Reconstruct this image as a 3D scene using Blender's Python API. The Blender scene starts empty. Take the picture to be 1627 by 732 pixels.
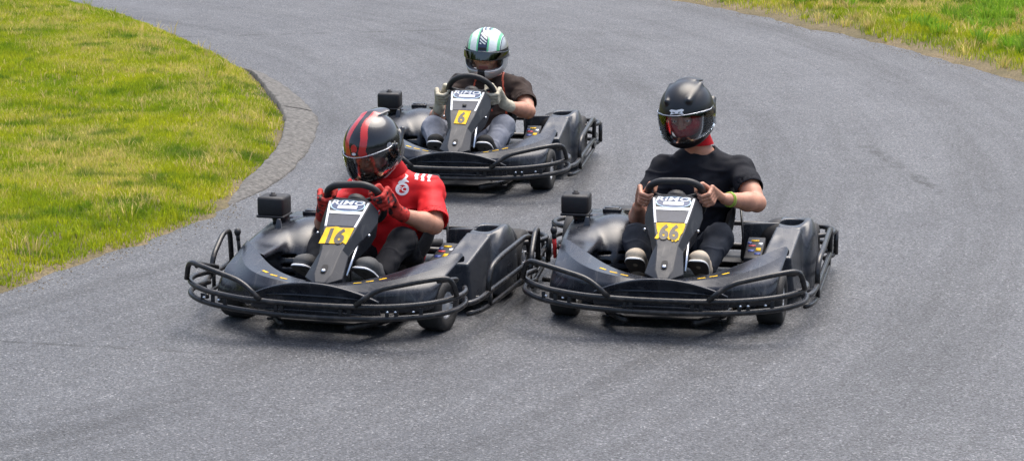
import bpy, bmesh, math, random
import numpy as np
from mathutils import Vector, Matrix, Euler
from mathutils.bvhtree import BVHTree
random.seed(7); rng = np.random.default_rng(11)
R = math.radians
scene = bpy.context.scene
COL = scene.collection

# ------------------------------------------------------------------ objects
def link(o, parent=None, label=None, cat=None, group=None, kind=None):
    COL.objects.link(o)
    if parent is not None: o.parent = parent
    for k, v in (('label', label), ('category', cat), ('group', group), ('kind', kind)):
        if v: o[k] = v
    return o
def empty(name, loc, rz=0, **kw):
    o = bpy.data.objects.new(name, None); o.empty_display_size = .1
    o.location = loc; o.rotation_euler = (0, 0, rz)
    return link(o, **kw)
def mesh_obj(name, v, f, mats, parent=None, mi=None, smooth=True, mods=(), bake=False, loc=None, **kw):
    me = bpy.data.meshes.new(name)
    v = np.asarray(v, dtype=float)
    me.from_pydata(v.tolist(), [], [list(map(int, q)) for q in f])
    if not isinstance(mats, (list, tuple)): mats = [mats]
    for m in mats: me.materials.append(m)
    if mi is not None: me.polygons.foreach_set('material_index', np.asarray(mi, dtype=np.int32))
    me.polygons.foreach_set('use_smooth', np.full(len(me.polygons), smooth))
    me.update()
    o = bpy.data.objects.new(name, me)
    for t, d in mods:
        m = o.modifiers.new(t.lower(), t)
        for k, x in d.items(): setattr(m, k, x)
    link(o, parent, **kw)
    if loc is not None: o.location = loc
    return o

class MB:
    """collects primitives into one mesh"""
    def __init__(s): s.v = []; s.f = []; s.m = []; s.mat = 0
    def add(s, v, f):
        n = len(s.v); s.v += [tuple(map(float, p)) for p in v]
        s.f += [[i + n for i in q] for q in f]; s.m += [s.mat] * len(f)
    def tube(s, pts, r, seg=10, closed=False, fillet=.0, cap=True, fn=5):
        P = [Vector(p) for p in pts]
        if fillet > 0:
            Q = []; n = len(P)
            for i in range(n):
                if not closed and i in (0, n - 1): Q.append(P[i]); continue
                a, b, c = P[i - 1], P[i], P[(i + 1) % n]
                d1 = min(fillet, (a - b).length * .48); d2 = min(fillet, (c - b).length * .48)
                s0 = b + (a - b).normalized() * d1; s1 = b + (c - b).normalized() * d2
                for k in range(fn + 1):
                    t = k / fn; Q.append(s0 * (1 - t) ** 2 + b * 2 * t * (1 - t) + s1 * t * t)
            P = Q
        n = len(P); T = []
        for i in range(n):
            if closed: t = P[(i + 1) % n] - P[i - 1]
            else: t = P[min(i + 1, n - 1)] - P[max(i - 1, 0)]
            T.append(t.normalized())
        ref = Vector((0, 0, 1)) if abs(T[0].z) < .9 else Vector((1, 0, 0))
        N = (ref - T[0] * ref.dot(T[0])).normalized(); V = []; F = []
        for i in range(n):
            N = (N - T[i] * N.dot(T[i])).normalized(); B = T[i].cross(N)
            rr = r[i] if isinstance(r, (list, tuple)) else r
            for k in range(seg):
                a = 2 * math.pi * k / seg; V.append(P[i] + (N * math.cos(a) + B * math.sin(a)) * rr)
        for i in range(n if closed else n - 1):
            j = (i + 1) % n
            for k in range(seg):
                F.append([i * seg + k, i * seg + (k + 1) % seg, j * seg + (k + 1) % seg, j * seg + k])
        if cap and not closed:
            F.append(list(range(seg))[::-1]); F.append([(n - 1) * seg + k for k in range(seg)])
        s.add(V, F)
    def box(s, c, d, rot=None):
        c = Vector(c); M_ = rot.to_matrix() if rot is not None else Matrix.Identity(3)
        V = [c + M_ @ Vector((x * d[0] / 2, y * d[1] / 2, z * d[2] / 2)) for x in (-1, 1) for y in (-1, 1) for z in (-1, 1)]
        s.add(V, [[0, 1, 3, 2], [4, 6, 7, 5], [0, 4, 5, 1], [2, 3, 7, 6], [0, 2, 6, 4], [1, 5, 7, 3]])
    def lathe(s, prof, axis='x', seg=40, c=(0, 0, 0), closed=False):
        V = []; F = []; n = len(prof)
        for k in range(seg):
            a = 2 * math.pi * k / seg
            for (h, r) in prof:
                p = (h, r * math.cos(a), r * math.sin(a)) if axis == 'x' else (r * math.cos(a), r * math.sin(a), h)
                V.append((p[0] + c[0], p[1] + c[1], p[2] + c[2]))
        for k in range(seg):
            k2 = (k + 1) % seg
            for i in range(n if closed else n - 1):
                j = (i + 1) % n
                F.append([k * n + i, k * n + j, k2 * n + j, k2 * n + i])
        s.add(V, F)
    def hull(s, pts):
        bm = bmesh.new()
        for p in pts: bm.verts.new(p)
        bmesh.ops.convex_hull(bm, input=bm.verts)
        bm.verts.ensure_lookup_table(); bm.verts.index_update()
        used = {v for f in bm.faces for v in f.verts}
        idx = {v: i for i, v in enumerate(used)}
        s.add([v.co for v in used], [[idx[v] for v in f.verts] for f in bm.faces]); bm.free()
    def sheet(s, rows, closed=False):
        n = len(rows[0]); V = [p for r in rows for p in r]; F = []
        for i in range(len(rows) - 1):
            for j in range(n if closed else n - 1):
                k = (j + 1) % n
                F.append([i * n + j, i * n + k, (i + 1) * n + k, (i + 1) * n + j])
        s.add(V, F)
    def build(s, name, mats, parent=None, bevel=0, thick=0, subdiv=0, crease=(), fix=False, **kw):
        mods = []
        if thick: mods.append(('SOLIDIFY', dict(thickness=thick, offset=-1)))
        if subdiv: mods.append(('SUBSURF', dict(levels=subdiv, render_levels=subdiv)))
        if bevel: mods.append(('BEVEL', dict(width=bevel, segments=2, limit_method='ANGLE', angle_limit=R(28), harden_normals=False)))
        o = mesh_obj(name, s.v, s.f, mats, parent, s.m, mods=mods, **kw)
        if fix:
            bm = bmesh.new(); bm.from_mesh(o.data); bmesh.ops.recalc_face_normals(bm, faces=bm.faces); bm.to_mesh(o.data); bm.free()
        if crease:
            at = o.data.attributes.new('crease_edge', 'FLOAT', 'EDGE')
            for e in o.data.edges:
                if crease(e.vertices[0], e.vertices[1]): at.data[e.index].value = crease(e.vertices[0], e.vertices[1])
        return o
def auto(o, ang=35):
    """smooth only below the angle"""
    me = o.data; bm = bmesh.new(); bm.from_mesh(me)
    for e in bm.edges: e.smooth = not (len(e.link_faces) == 2 and e.calc_face_angle(0) > R(ang))
    bm.to_mesh(me); bm.free(); return o
def copy_tree(o, parent=None):
    c = o.copy(); COL.objects.link(c); c.parent = parent
    for ch in list(o.children): copy_tree(ch, c)
    return c

# ------------------------------------------------------------------ noise on arrays
def _hash(ix, iy, iz, seed):
    h = (ix * 374761393 + iy * 668265263 + iz * 2147483647 + seed * 1274126177) & 0xffffffff
    h = ((h ^ (h >> 13)) * 1274126177) & 0xffffffff
    return ((h ^ (h >> 16)) & 0xffff) / 32767.5 - 1
def vnoise(P, seed=0):
    P = np.asarray(P, dtype=float)
    if P.shape[1] == 2: P = np.c_[P, np.zeros(len(P))]
    i = np.floor(P).astype(np.int64); f = P - i; f = f * f * (3 - 2 * f); r = 0
    for dx in (0, 1):
        for dy in (0, 1):
            for dz in (0, 1):
                w = (f[:, 0] if dx else 1 - f[:, 0]) * (f[:, 1] if dy else 1 - f[:, 1]) * (f[:, 2] if dz else 1 - f[:, 2])
                r = r + w * _hash(i[:, 0] + dx, i[:, 1] + dy, i[:, 2] + dz, seed)
    return r

# ------------------------------------------------------------------ signed distance modelling
class Field:
    def __init__(s, lo, hi, h):
        s.h = h; s.lo = np.array(lo, dtype=np.float32)
        s.n = np.ceil((np.array(hi) - np.array(lo)) / h).astype(int) + 1
        s.D = np.full(tuple(s.n), 1.0, dtype=np.float32)
    def _reg(s, lo, hi):
        a = np.clip(np.floor((np.array(lo) - s.lo) / s.h).astype(int), 0, s.n)
        b = np.clip(np.ceil((np.array(hi) - s.lo) / s.h).astype(int) + 1, 0, s.n)
        sl = tuple(slice(a[i], b[i]) for i in range(3))
        ax = [s.lo[i] + s.h * np.arange(a[i], b[i], dtype=np.float32) for i in range(3)]
        X, Y, Z = np.meshgrid(*ax, indexing='ij'); return sl, X, Y, Z
    def put(s, fn, lo, hi, k=.01, op='u'):
        m = max(k, .004) + 3 * s.h
        if op != 'u': m = 2 * s.h + k
        sl, X, Y, Z = s._reg(np.array(lo) - m, np.array(hi) + m)
        if X.size == 0: return
        d = fn(X, Y, Z).astype(np.float32); A = s.D[sl]
        if op == 'u':
            h = np.maximum(k - np.abs(A - d), 0) / max(k, 1e-6); s.D[sl] = np.minimum(A, d) - h * h * k * .25
        elif op == 's':
            d = -d; h = np.maximum(k - np.abs(A - d), 0) / max(k, 1e-6); s.D[sl] = np.maximum(A, d) + h * h * k * .25
    def cap(s, a, b, ra, rb, k=.01, op='u'):
        a = np.array(a, dtype=float); b = np.array(b, dtype=float); ab = b - a; L = max(ab @ ab, 1e-9)
        def fn(X, Y, Z):
            x, y, z = X - a[0], Y - a[1], Z - a[2]
            t = np.clip((x * ab[0] + y * ab[1] + z * ab[2]) / L, 0, 1)
            return np.sqrt((x - t * ab[0]) ** 2 + (y - t * ab[1]) ** 2 + (z - t * ab[2]) ** 2) - (ra + (rb - ra) * t)
        m = max(ra, rb); s.put(fn, np.minimum(a, b) - m, np.maximum(a, b) + m, k, op)
    def ell(s, c, r, rot=None, k=.01, op='u'):
        c = np.array(c, dtype=float); r = np.array(r, dtype=float)
        M_ = np.array(rot.to_3x3()) if rot is not None else np.eye(3)
        def fn(X, Y, Z):
            x, y, z = X - c[0], Y - c[1], Z - c[2]
            q = [(M_[0, i] * x + M_[1, i] * y + M_[2, i] * z) for i in range(3)]
            k0 = np.sqrt(sum((q[i] / r[i]) ** 2 for i in range(3))); k1 = np.sqrt(sum((q[i] / r[i] ** 2) ** 2 for i in range(3)))
            return k0 * (k0 - 1) / np.maximum(k1, 1e-6)
        m = r.max(); s.put(fn, c - m, c + m, k, op)
    def hull(s, pts, rnd=.01, k=.01, op='u'):
        bm = bmesh.new()
        for p in pts: bm.verts.new(p)
        bmesh.ops.convex_hull(bm, input=bm.verts); bm.faces.ensure_lookup_table()
        c = sum((Vector(p) for p in pts), Vector()) / len(pts); pl = []
        for f in bm.faces:
            n = f.normal.copy(); f.normal_update(); n = f.normal.copy(); p = f.verts[0].co.copy()
            if (p - c).dot(n) < 0: n = -n
            pl.append((n, p.dot(n)))
        bm.free()
        def fn(X, Y, Z):
            d = None
            for n, w in pl:
                e = X * n.x + Y * n.y + Z * n.z - w + rnd
                if d is None: d = e
                else:
                    kk = rnd * 2; h = np.maximum(kk - np.abs(d - e), 0) / kk; d = np.maximum(d, e) + h * h * kk * .25
            return d - rnd * 0.6
        P = np.array([list(p) for p in pts]); s.put(fn, P.min(0), P.max(0), k, op)
    def shell(s, w):  # keep only a skin inside the surface
        s.D = np.maximum(s.D, -(s.D + w))
    def mesh(s, smooth=1):
        D = s.D; S = D < 0
        nx, ny, nz = D.shape
        c = np.zeros((nx - 1, ny - 1, nz - 1), dtype=np.uint8)
        for dx in (0, 1):
            for dy in (0, 1):
                for dz in (0, 1): c += S[dx:nx - 1 + dx, dy:ny - 1 + dy, dz:nz - 1 + dz]
        act = (c > 0) & (c < 8); I = np.argwhere(act); idx = np.full(act.shape, -1, dtype=np.int64); idx[act] = np.arange(len(I))
        off = [(0, 0, 0), (1, 0, 0), (0, 1, 0), (1, 1, 0), (0, 0, 1), (1, 0, 1), (0, 1, 1), (1, 1, 1)]
        val = np.stack([D[I[:, 0] + o[0], I[:, 1] + o[1], I[:, 2] + o[2]] for o in off], 1)
        ed = [(0, 1), (2, 3), (4, 5), (6, 7), (0, 2), (1, 3), (4, 6), (5, 7), (0, 4), (1, 5), (2, 6), (3, 7)]
        sm = np.zeros((len(I), 3)); ct = np.zeros(len(I)); of = np.array(off, dtype=float)
        for a, b in ed:
            va, vb = val[:, a], val[:, b]; cr = (va < 0) != (vb < 0)
            t = np.where(cr, va / np.where(cr, va - vb, 1), 0)
            sm += np.where(cr[:, None], of[a] + (of[b] - of[a]) * t[:, None], 0); ct += cr
        V = s.lo + s.h * (I + sm / ct[:, None]); F = []
        a = S[:-1, 1:-1, 1:-1]; b = S[1:, 1:-1, 1:-1]
        for sgn in (1, 0):
            q = np.argwhere((a & ~b) if sgn else (~a & b)); i, j, k = q[:, 0], q[:, 1] + 1, q[:, 2] + 1
            Q = np.stack([idx[i, j - 1, k - 1], idx[i, j, k - 1], idx[i, j, k], idx[i, j - 1, k]], 1); F.append(Q if sgn else Q[:, ::-1])
        a = S[1:-1, :-1, 1:-1]; b = S[1:-1, 1:, 1:-1]
        for sgn in (1, 0):
            q = np.argwhere((a & ~b) if sgn else (~a & b)); i, j, k = q[:, 0] + 1, q[:, 1], q[:, 2] + 1
            Q = np.stack([idx[i - 1, j, k - 1], idx[i - 1, j, k], idx[i, j, k], idx[i, j, k - 1]], 1); F.append(Q if sgn else Q[:, ::-1])
        a = S[1:-1, 1:-1, :-1]; b = S[1:-1, 1:-1, 1:]
        for sgn in (1, 0):
            q = np.argwhere((a & ~b) if sgn else (~a & b)); i, j, k = q[:, 0] + 1, q[:, 1] + 1, q[:, 2]
            Q = np.stack([idx[i - 1, j - 1, k], idx[i, j - 1, k], idx[i, j, k], idx[i - 1, j, k]], 1); F.append(Q if sgn else Q[:, ::-1])
        F = np.concatenate(F)
        for _ in range(smooth):
            A = np.zeros_like(V); n = np.zeros(len(V))
            for x in range(4):
                np.add.at(A, F[:, x], V[F[:, (x + 1) % 4]]); np.add.at(A, F[:, x], V[F[:, x - 1]]); np.add.at(n, F[:, x], 2)
            V = V * .5 + .5 * A / n[:, None]
        return V, F
def vnormals(V, F):
    n = np.cross(V[F[:, 2]] - V[F[:, 0]], V[F[:, 3]] - V[F[:, 1]]); N = np.zeros_like(V)
    for x in range(4): np.add.at(N, F[:, x], n)
    return N / np.maximum(np.linalg.norm(N, axis=1, keepdims=True), 1e-12)

# ------------------------------------------------------------------ draped flat marks
def bvh_of(V, F): return BVHTree.FromPolygons([tuple(map(float, p)) for p in V], [tuple(map(int, q)) for q in F])
def text_poly(txt, size=1., bold=0., res=3):
    cu = bpy.data.curves.new('txt', 'FONT'); cu.body = txt; cu.size = size; cu.align_x = 'CENTER'; cu.align_y = 'CENTER'
    cu.offset = bold; cu.space_character = 1.08; cu.resolution_u = res
    o = bpy.data.objects.new('txt', cu); COL.objects.link(o)
    me = bpy.data.meshes.new_from_object(o.evaluated_get(bpy.context.evaluated_depsgraph_get()))
    V = np.array([v.co[:2] for v in me.vertices]); F = [list(p.vertices) for p in me.polygons]
    bpy.data.objects.remove(o); bpy.data.curves.remove(cu); bpy.data.meshes.remove(me)
    if len(V):
        mid = (V.min(0) + V.max(0)) / 2; V = V - mid
    return V, F
def poly_fill(pts):
    bm = bmesh.new(); vs = [bm.verts.new((p[0], p[1], 0)) for p in pts]; f = bm.faces.new(vs)
    bmesh.ops.triangulate(bm, faces=[f]); bm.verts.index_update()
    V = np.array([v.co[:2] for v in bm.verts]); F = [[v.index for v in f.verts] for f in bm.faces]; bm.free(); return V, F
def refine(V, F, maxlen):
    bm = bmesh.new(); vs = [bm.verts.new((p[0], p[1], 0)) for p in V]
    for q in F:
        try: bm.faces.new([vs[i] for i in q])
        except ValueError: pass
    bmesh.ops.triangulate(bm, faces=bm.faces)
    for _ in range(6):
        es = [e for e in bm.edges if e.calc_length() > maxlen]
        if not es: break
        bmesh.ops.subdivide_edges(bm, edges=es, cuts=1); bmesh.ops.triangulate(bm, faces=bm.faces)
    bm.verts.index_update(); V = np.array([v.co[:2] for v in bm.verts]); F = [[v.index for v in f.verts] for f in bm.faces]; bm.free(); return V, F
def frame_pts(V, O, ex, ey, lift=0.):
    O, ex, ey = Vector(O), Vector(ex), Vector(ey); n = ex.cross(ey).normalized()
    return [O + ex * float(p[0]) + ey * float(p[1]) + n * lift for p in V]
def drape(V, F, O, ex, ey, bvh, lift=.0015, maxlen=.012, far=.5):
    V, F = refine(V, F, maxlen); P = frame_pts(V, O, ex, ey); n = Vector(ex).cross(Vector(ey)).normalized(); Q = []; ok = []
    for p in P:
        h = bvh.ray_cast(p + n * .1, -n, far); ok.append(h[0] is not None); Q.append(h[0] + n * lift if h[0] is not None else p)
    F = [f for f in F if all(ok[i] for i in f)]
    return Q, F

# ------------------------------------------------------------------ materials
def newmat(name):
    m = bpy.data.materials.new(name); m.use_nodes = True; nt = m.node_tree; b = nt.nodes['Principled BSDF']; return m, nt, b
def N(nt, t, **kw):
    n = nt.nodes.new(t)
    for k, v in kw.items():
        if k in n.inputs: n.inputs[k].default_value = v
        else: setattr(n, k, v)
    return n
def mat(name, col, rough=.5, metal=0., var=.0, vs=20., bump=0., bs=80., col2=None, coat=0., spec=.5, rvar=0., sheen=0., thr=(.35, .65), scuff=0.):
    m, nt, b = newmat(name); L = nt.links.new
    b.inputs['Base Color'].default_value = (*col, 1); b.inputs['Roughness'].default_value = rough
    b.inputs['Metallic'].default_value = metal; b.inputs['Specular IOR Level'].default_value = spec
    b.inputs['Coat Weight'].default_value = coat; b.inputs['Sheen Weight'].default_value = sheen
    tc = N(nt, 'ShaderNodeTexCoord')
    if var or col2 or rvar:
        no = N(nt, 'ShaderNodeTexNoise', Scale=vs, Detail=6., Roughness=.65); L(tc.outputs['Object'], no.inputs['Vector'])
        cr = N(nt, 'ShaderNodeValToRGB'); cr.color_ramp.elements[0].position = thr[0]; cr.color_ramp.elements[1].position = thr[1]
        c2 = col2 if col2 else tuple(min(1, c * (1 + var)) for c in col); c1 = col if col2 else tuple(c * (1 - var) for c in col)
        cr.color_ramp.elements[0].color = (*c1, 1); cr.color_ramp.elements[1].color = (*c2, 1)
        L(no.outputs['Fac'], cr.inputs['Fac']); L(cr.outputs['Color'], b.inputs['Base Color'])
        if rvar:
            mr = N(nt, 'ShaderNodeMapRange'); mr.inputs['To Min'].default_value = max(rough - rvar, .05); mr.inputs['To Max'].default_value = min(rough + rvar, 1)
            mr.inputs['From Min'].default_value = .3; mr.inputs['From Max'].default_value = .7
            L(no.outputs['Fac'], mr.inputs['Value']); L(mr.outputs['Result'], b.inputs['Roughness'])
    if scuff:
        src = b.inputs['Base Color'].links[0].from_socket; last = src
        for sc_, th in (((70, 5, 9), .635), ((6, 80, 12), .645), ((190, 190, 190), .66)):
            mp = N(nt, 'ShaderNodeMapping'); mp.inputs['Scale'].default_value = sc_; mp.inputs['Rotation'].default_value = (.2, .3, .5 if sc_[0] < 100 else 0)
            L(tc.outputs['Object'], mp.inputs['Vector']); n3 = N(nt, 'ShaderNodeTexNoise', Scale=1., Detail=2.); L(mp.outputs[0], n3.inputs['Vector'])
            mr = N(nt, 'ShaderNodeMapRange'); mr.inputs[1].default_value = th; mr.inputs[2].default_value = th + .05; mr.inputs[4].default_value = scuff; L(n3.outputs['Fac'], mr.inputs[0])
            mx = N(nt, 'ShaderNodeMix', data_type='RGBA'); L(mr.outputs[0], mx.inputs[0]); L(last, mx.inputs[6]); mx.inputs[7].default_value = (.16, .155, .15, 1); last = mx.outputs[2]
        L(last, b.inputs['Base Color'])
    if bump:
        n2 = N(nt, 'ShaderNodeTexNoise', Scale=bs, Detail=4.); L(tc.outputs['Object'], n2.inputs['Vector'])
        bp = N(nt, 'ShaderNodeBump', Strength=bump, Distance=.003); L(n2.outputs['Fac'], bp.inputs['Height']); L(bp.outputs['Normal'], b.inputs['Normal'])
    return m
def visor_mat(name, tint, dens):
    m, nt, b = newmat(name); L = nt.links.new
    tr = N(nt, 'ShaderNodeBsdfTransparent'); tr.inputs['Color'].default_value = (*tint, 1)
    gl = N(nt, 'ShaderNodeBsdfGlossy', Roughness=.06); gl.inputs['Color'].default_value = (.9, .95, 1, 1)
    fr = N(nt, 'ShaderNodeFresnel', IOR=1.5); ad = N(nt, 'ShaderNodeMath', operation='MULTIPLY_ADD'); ad.inputs[1].default_value = 1.0; ad.inputs[2].default_value = dens
    L(fr.outputs[0], ad.inputs[0]); mx = N(nt, 'ShaderNodeMixShader'); L(ad.outputs[0], mx.inputs[0]); L(tr.outputs[0], mx.inputs[1]); L(gl.outputs[0], mx.inputs[2])
    L(mx.outputs[0], nt.nodes['Material Output'].inputs['Surface']); return m
MT = {}
MT['plastic'] = mat('black_plastic', (.011, .013, .019), .28, var=.25, vs=7, rvar=.09, bump=.04, bs=260, col2=(.030, .034, .042), thr=(.42, .75), scuff=.16)
MT['fairing'] = mat('dark_grey_fairing', (.012, .014, .020), .50, rvar=.1, vs=14, col2=(.027, .030, .036), bump=.06, bs=300, thr=(.42, .8), scuff=.15)
MT['pod'] = mat('scuffed_grey_plastic', (.030, .034, .042), .32, rvar=.12, vs=11, col2=(.056, .059, .065), bump=.08, bs=250, thr=(.4, .8), scuff=.2)
MT['matte'] = mat('matte_black', (.012, .012, .014), .6, rvar=.1, vs=30)
MT['dark'] = mat('deep_black', (.006, .006, .007), .7)
MT['tube'] = mat('worn_black_tube', (.012, .012, .013), .33, metal=.0, rvar=.12, vs=26, col2=(.075, .064, .055), bump=.12, bs=150, thr=(.5, .78))
MT['rubber'] = mat('tyre_rubber', (.014, .014, .015), .75, rvar=.1, vs=18, col2=(.035, .034, .033), bump=.3, bs=90)
MT['rim'] = mat('cast_rim', (.62, .63, .65), .38, metal=.5, rvar=.1, vs=30)
MT['steel'] = mat('bright_steel', (.62, .64, .68), .28, metal=1., rvar=.08, vs=40)
MT['white'] = mat('white_vinyl', (.80, .82, .85), .4, var=.08, vs=40)
MT['navy'] = mat('navy_vinyl', (.02, .05, .14), .35, var=.3, vs=30)
MT['skyblue'] = mat('pale_blue_vinyl', (.45, .66, .80), .35, var=.12, vs=30)
MT['yellow'] = mat('yellow_vinyl', (.78, .46, .008), .6, var=.14, vs=28, spec=.25)
MT['digit'] = mat('black_vinyl', (.035, .028, .02), .45, var=.5, vs=60)
MT['redpaint'] = mat('red_paint', (.55, .02, .02), .4)
MT['bluelabel'] = mat('blue_label', (.03, .05, .22), .4)
MT['skin'] = mat('skin', (.52, .255, .165), .48, var=.17, vs=16, bump=.3, bs=120); MT['skin'].node_tree.nodes['Principled BSDF'].inputs['Subsurface Weight'].default_value = .08
MT['skin'].node_tree.nodes['Principled BSDF'].inputs['Subsurface Radius'].default_value = (.012, .005, .003)
MT['lip'] = mat('lips', (.42, .14, .11), .45)
MT['brow'] = mat('brow_hair', (.06, .035, .02), .7)
MT['eye'] = mat('eye_white', (.7, .68, .65), .15); MT['iris'] = mat('iris', (.05, .07, .08), .1)
# ================================================================== KART
def lerp(a, b, t): return a + (b - a) * t
def interp(x, xs, ys): return float(np.interp(x, xs, ys))
# plane of the steering fairing's centre panel (y, z)
SF0 = Vector((0, -.250, .262)); SF1 = Vector((0, .215, .560)); SFU = (SF1 - SF0).normalized(); SFL = (SF1 - SF0).length
SFN = Vector((0, -SFU.z, SFU.y))
def sf(x, t, d=0.): return SF0 + SFU * (SFL * t) + Vector((x, 0, 0)) + SFN * d

def make_wheel(kart, x, y, r, w, yaw=0):
    e = empty('wheel', (x, y, r), R(yaw), parent=kart)
    t = MB(); h = w / 2; ri = r * .52
    prof = [(-h * .80, ri), (-h * .98, ri + .012), (-h, r * .80), (-h * .93, r * .94), (-h * .78, r * .985), (-h * .4, r), (0, r), (h * .4, r), (h * .78, r * .985), (h * .93, r * .94), (h, r * .80), (h * .98, ri + .012), (h * .80, ri)]
    t.lathe(prof, 'x', 48); t.build('tyre', MT['rubber'], e)
    m = MB(); m.lathe([(-h * .8, ri + .003), (-h * .84, ri - .004), (-h * .78, ri - .012), (-h * .3, ri - .016), (h * .3, ri - .016), (h * .78, ri - .012), (h * .84, ri - .004), (h * .8, ri + .003)], 'x', 40)
    for s in (-1, 1):
        m.lathe([(s * h * .70, ri - .012), (s * h * .66, ri * .72), (s * h * .78, ri * .5), (s * h * .86, ri * .36), (s * h * .88, .0001)], 'x', 32)
        for k in range(3):
            a = R(120 * k + 20); m.lathe([(s * h * .6, .007), (s * h * .9, .007), (s * h * .91, .0001)], 'x', 8, c=(0, ri * .52 * math.cos(a), ri * .52 * math.sin(a)))
    m.build('rim', MT['rim'], e, fix=True)
    v = MB(); v.tube([(h * .5, ri * .8, 0), (h * .95, ri * .86, 0)], .004, 6); v.build('valve', MT['dark'], e)
    return e

def kart_common():
    K = empty('go_kart', (0, 0, 0))
    TR = .0135
    # ---- front bumper
    b = MB()
    def sym(pts): return [(-x, y, z) for (x, y, z) in pts[::-1]] + pts
    lo = sym([(.15, -.425, .138), (.37, -.40, .142), (.565, -.335, .152), (.668, -.245, .165), (.685, -.12, .17), (.65, -.02, .17)])
    up = sym([(.15, -.425, .195), (.37, -.40, .198), (.565, -.335, .210), (.668, -.245, .225), (.685, -.12, .225), (.65, -.02, .22)])
    b.tube(lo, TR, 12, fillet=.09); b.tube(up, TR, 12, fillet=.09)
    for s in (-1, 1):
        b.tube([(s * .235, -.428, .204), (s * .335, -.405, .282), (s * .55, -.34, .324), (s * .655, -.265, .330), (s * .675, -.245, .235)], TR * .95, 12, fillet=.055)
        b.tube([(s * .60, -.30, .315), (s * .66, -.17, .30), (s * .60, -.03, .25)], TR * .8, 10, fillet=.06)
    b.build('front_bumper', MT['tube'], K)
    g = MB()
    for x in (-.56, -.50, -.43, -.16, -.13, .16, .2, .38, .42, .53):
        y = -.425 if abs(x) < .2 else interp(abs(x), [.15, .38, .58], [-.425, -.40, -.335])
        g = MB(); g.box((x, y + .008, .170), (.018, .012, .045)); g.build('bumper_bracket', MT['matte'], K, bevel=.002)
    for x in (-.545, -.46, .385, .42, .50):
        bo = MB(); bo.lathe([(0, .0075), (.005, .0075), (.008, .0001)], 'z', 8, c=(x, interp(abs(x), [.15, .38, .58], [-.425, -.40, -.335]) - .004, .176)); bo.build('bolt', MT['steel'], K, fix=True)
    # ---- spoiler under the nose
    sp = MB(); rows = []
    xs = np.linspace(-.325, .325, 17)
    for x in xs:
        q = (x / .325) ** 2; zt = .292 - .088 * q; y = -.395 + .055 * q
        rows.append([(x, y + .055, zt - .012), (x, y + .02, zt + .001), (x, y, zt - .002), (x, y + .012, zt - .018), (x, y + .03, zt * .55 + .07), (x, y + .022, .150), (x, y + .024, .135), (x, y + .07, .122)])
    sp.sheet(rows); o = sp.build('nose_spoiler', MT['plastic'], K, thick=.006, subdiv=1)
    sl = MB()
    for z in (.225, .185, .150):
        sl = MB(); sl.tube([(-.24, -.345, z - .012), (-.1, -.372, z), (.1, -.372, z), (.24, -.345, z - .012)], .006, 8, fillet=.05); sl.build('spoiler_rib', MT['plastic'], K)
    # ---- front fairing
    X = [0, .09, .18, .27, .36, .44, .50, .545, .565]
    A = [(-.205, .248), (-.195, .251), (-.165, .260), (-.115, .275), (-.02, .296), (.09, .314), (.17, .325), (.24, .330), (.265, .322)]
    B = [(-.300, .254), (-.299, .258), (-.292, .268), (-.275, .278), (-.215, .287), (-.10, .293), (.03, .299), (.15, .304), (.22, .304)]
    C = [(-.345, .238), (-.342, .238), (-.332, .238), (-.315, .234), (-.275, .232), (-.205, .236), (-.135, .240), (-.080, .250), (-.03, .262)]
    D = [(-.345, .175), (-.342, .175), (-.335, .172), (-.318, .17), (-.280, .168), (-.235, .168), (-.195, .168), (-.160, .170), (-.145, .172)]
    E_ = [(-.31, .135), (-.31, .135), (-.30, .135), (-.285, .132), (-.255, .130), (-.21, .130), (-.175, .130), (-.14, .135), (-.125, .14)]
    LIP = [(a[0] + .012, a[1] - .05) for a in A]
    rows = []
    for s in (-1, 1):
        for i in (range(len(X) - 1, 0, -1) if s < 0 else range(len(X))):
            rows.append([(s * (X[i] - ((0, 0, 0, .018, .028, .032)[j] * (i == len(X) - 1) + (0, 0, 0, .012, .02, .02)[j] * (i == len(X) - 2)) * (1 if s > 0 else .15)), p[i][0], p[i][1]) for j, p in enumerate((LIP, A, B, C, D, E_))])
    m = MB(); m.sheet(rows); nr = 6
    fo = m.build('front_fairing', MT['plastic'], K, thick=.007, subdiv=2,
                 crease=lambda a, b: 1. if (a % nr == b % nr and a % nr in (1, 2, 3)) else 0)
    for e in fo.data.edges:
        a, b_ = e.vertices
        if a % nr == b_ % nr and a % nr in (1, 2): e.use_edge_sharp = True
    # ---- yellow dashes stuck on the fairing
    dg = bpy.context.evaluated_depsgraph_get(); dg.update()
    ev = fo.evaluated_get(dg).to_mesh(); bv = bvh_of([v.co[:] for v in ev.vertices], [tuple(p.vertices) for p in ev.polygons if len(p.vertices) == 4])
    for s in (-1, 1):
        for j, x in enumerate((.185, .24, .295)):
            ay = interp(x, X, [a[0] for a in A]); by = interp(x, X, [q[0] for q in B]); cy = lerp(by, ay, .42)
            dx = .019; sl_ = (interp(x + .02, X, [q[0] for q in B]) - interp(x - .02, X, [q[0] for q in B])) / .04
            V = np.array([(-dx, -.0075), (dx, -.0075), (dx, .0075), (-dx, .0075)])
            ex = Vector((1, s * sl_, 0)).normalized(); ey = Vector((-ex.y, ex.x, 0))
            P, F = drape(V, [[0, 1, 2, 3]], (s * x, cy, .40), ex, ey, bv, lift=.0012)
            mesh_obj('yellow_marker', P, F, MT['yellow'], K)
    fo.evaluated_get(dg).to_mesh_clear()
    # ---- steering fairing (faceted)
    T = [0, .10, .40, .60, .76, .90, 1.0, 1.04]
    cw = [.026, .042, .051, .076, .090, .101, .108, .072]
    ow = [.033, .096, .075, .101, .135, .144, .136, .096]
    dr = [.010, .028, .046, .058, .070, .080, .062, .035]
    rows = []
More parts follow.
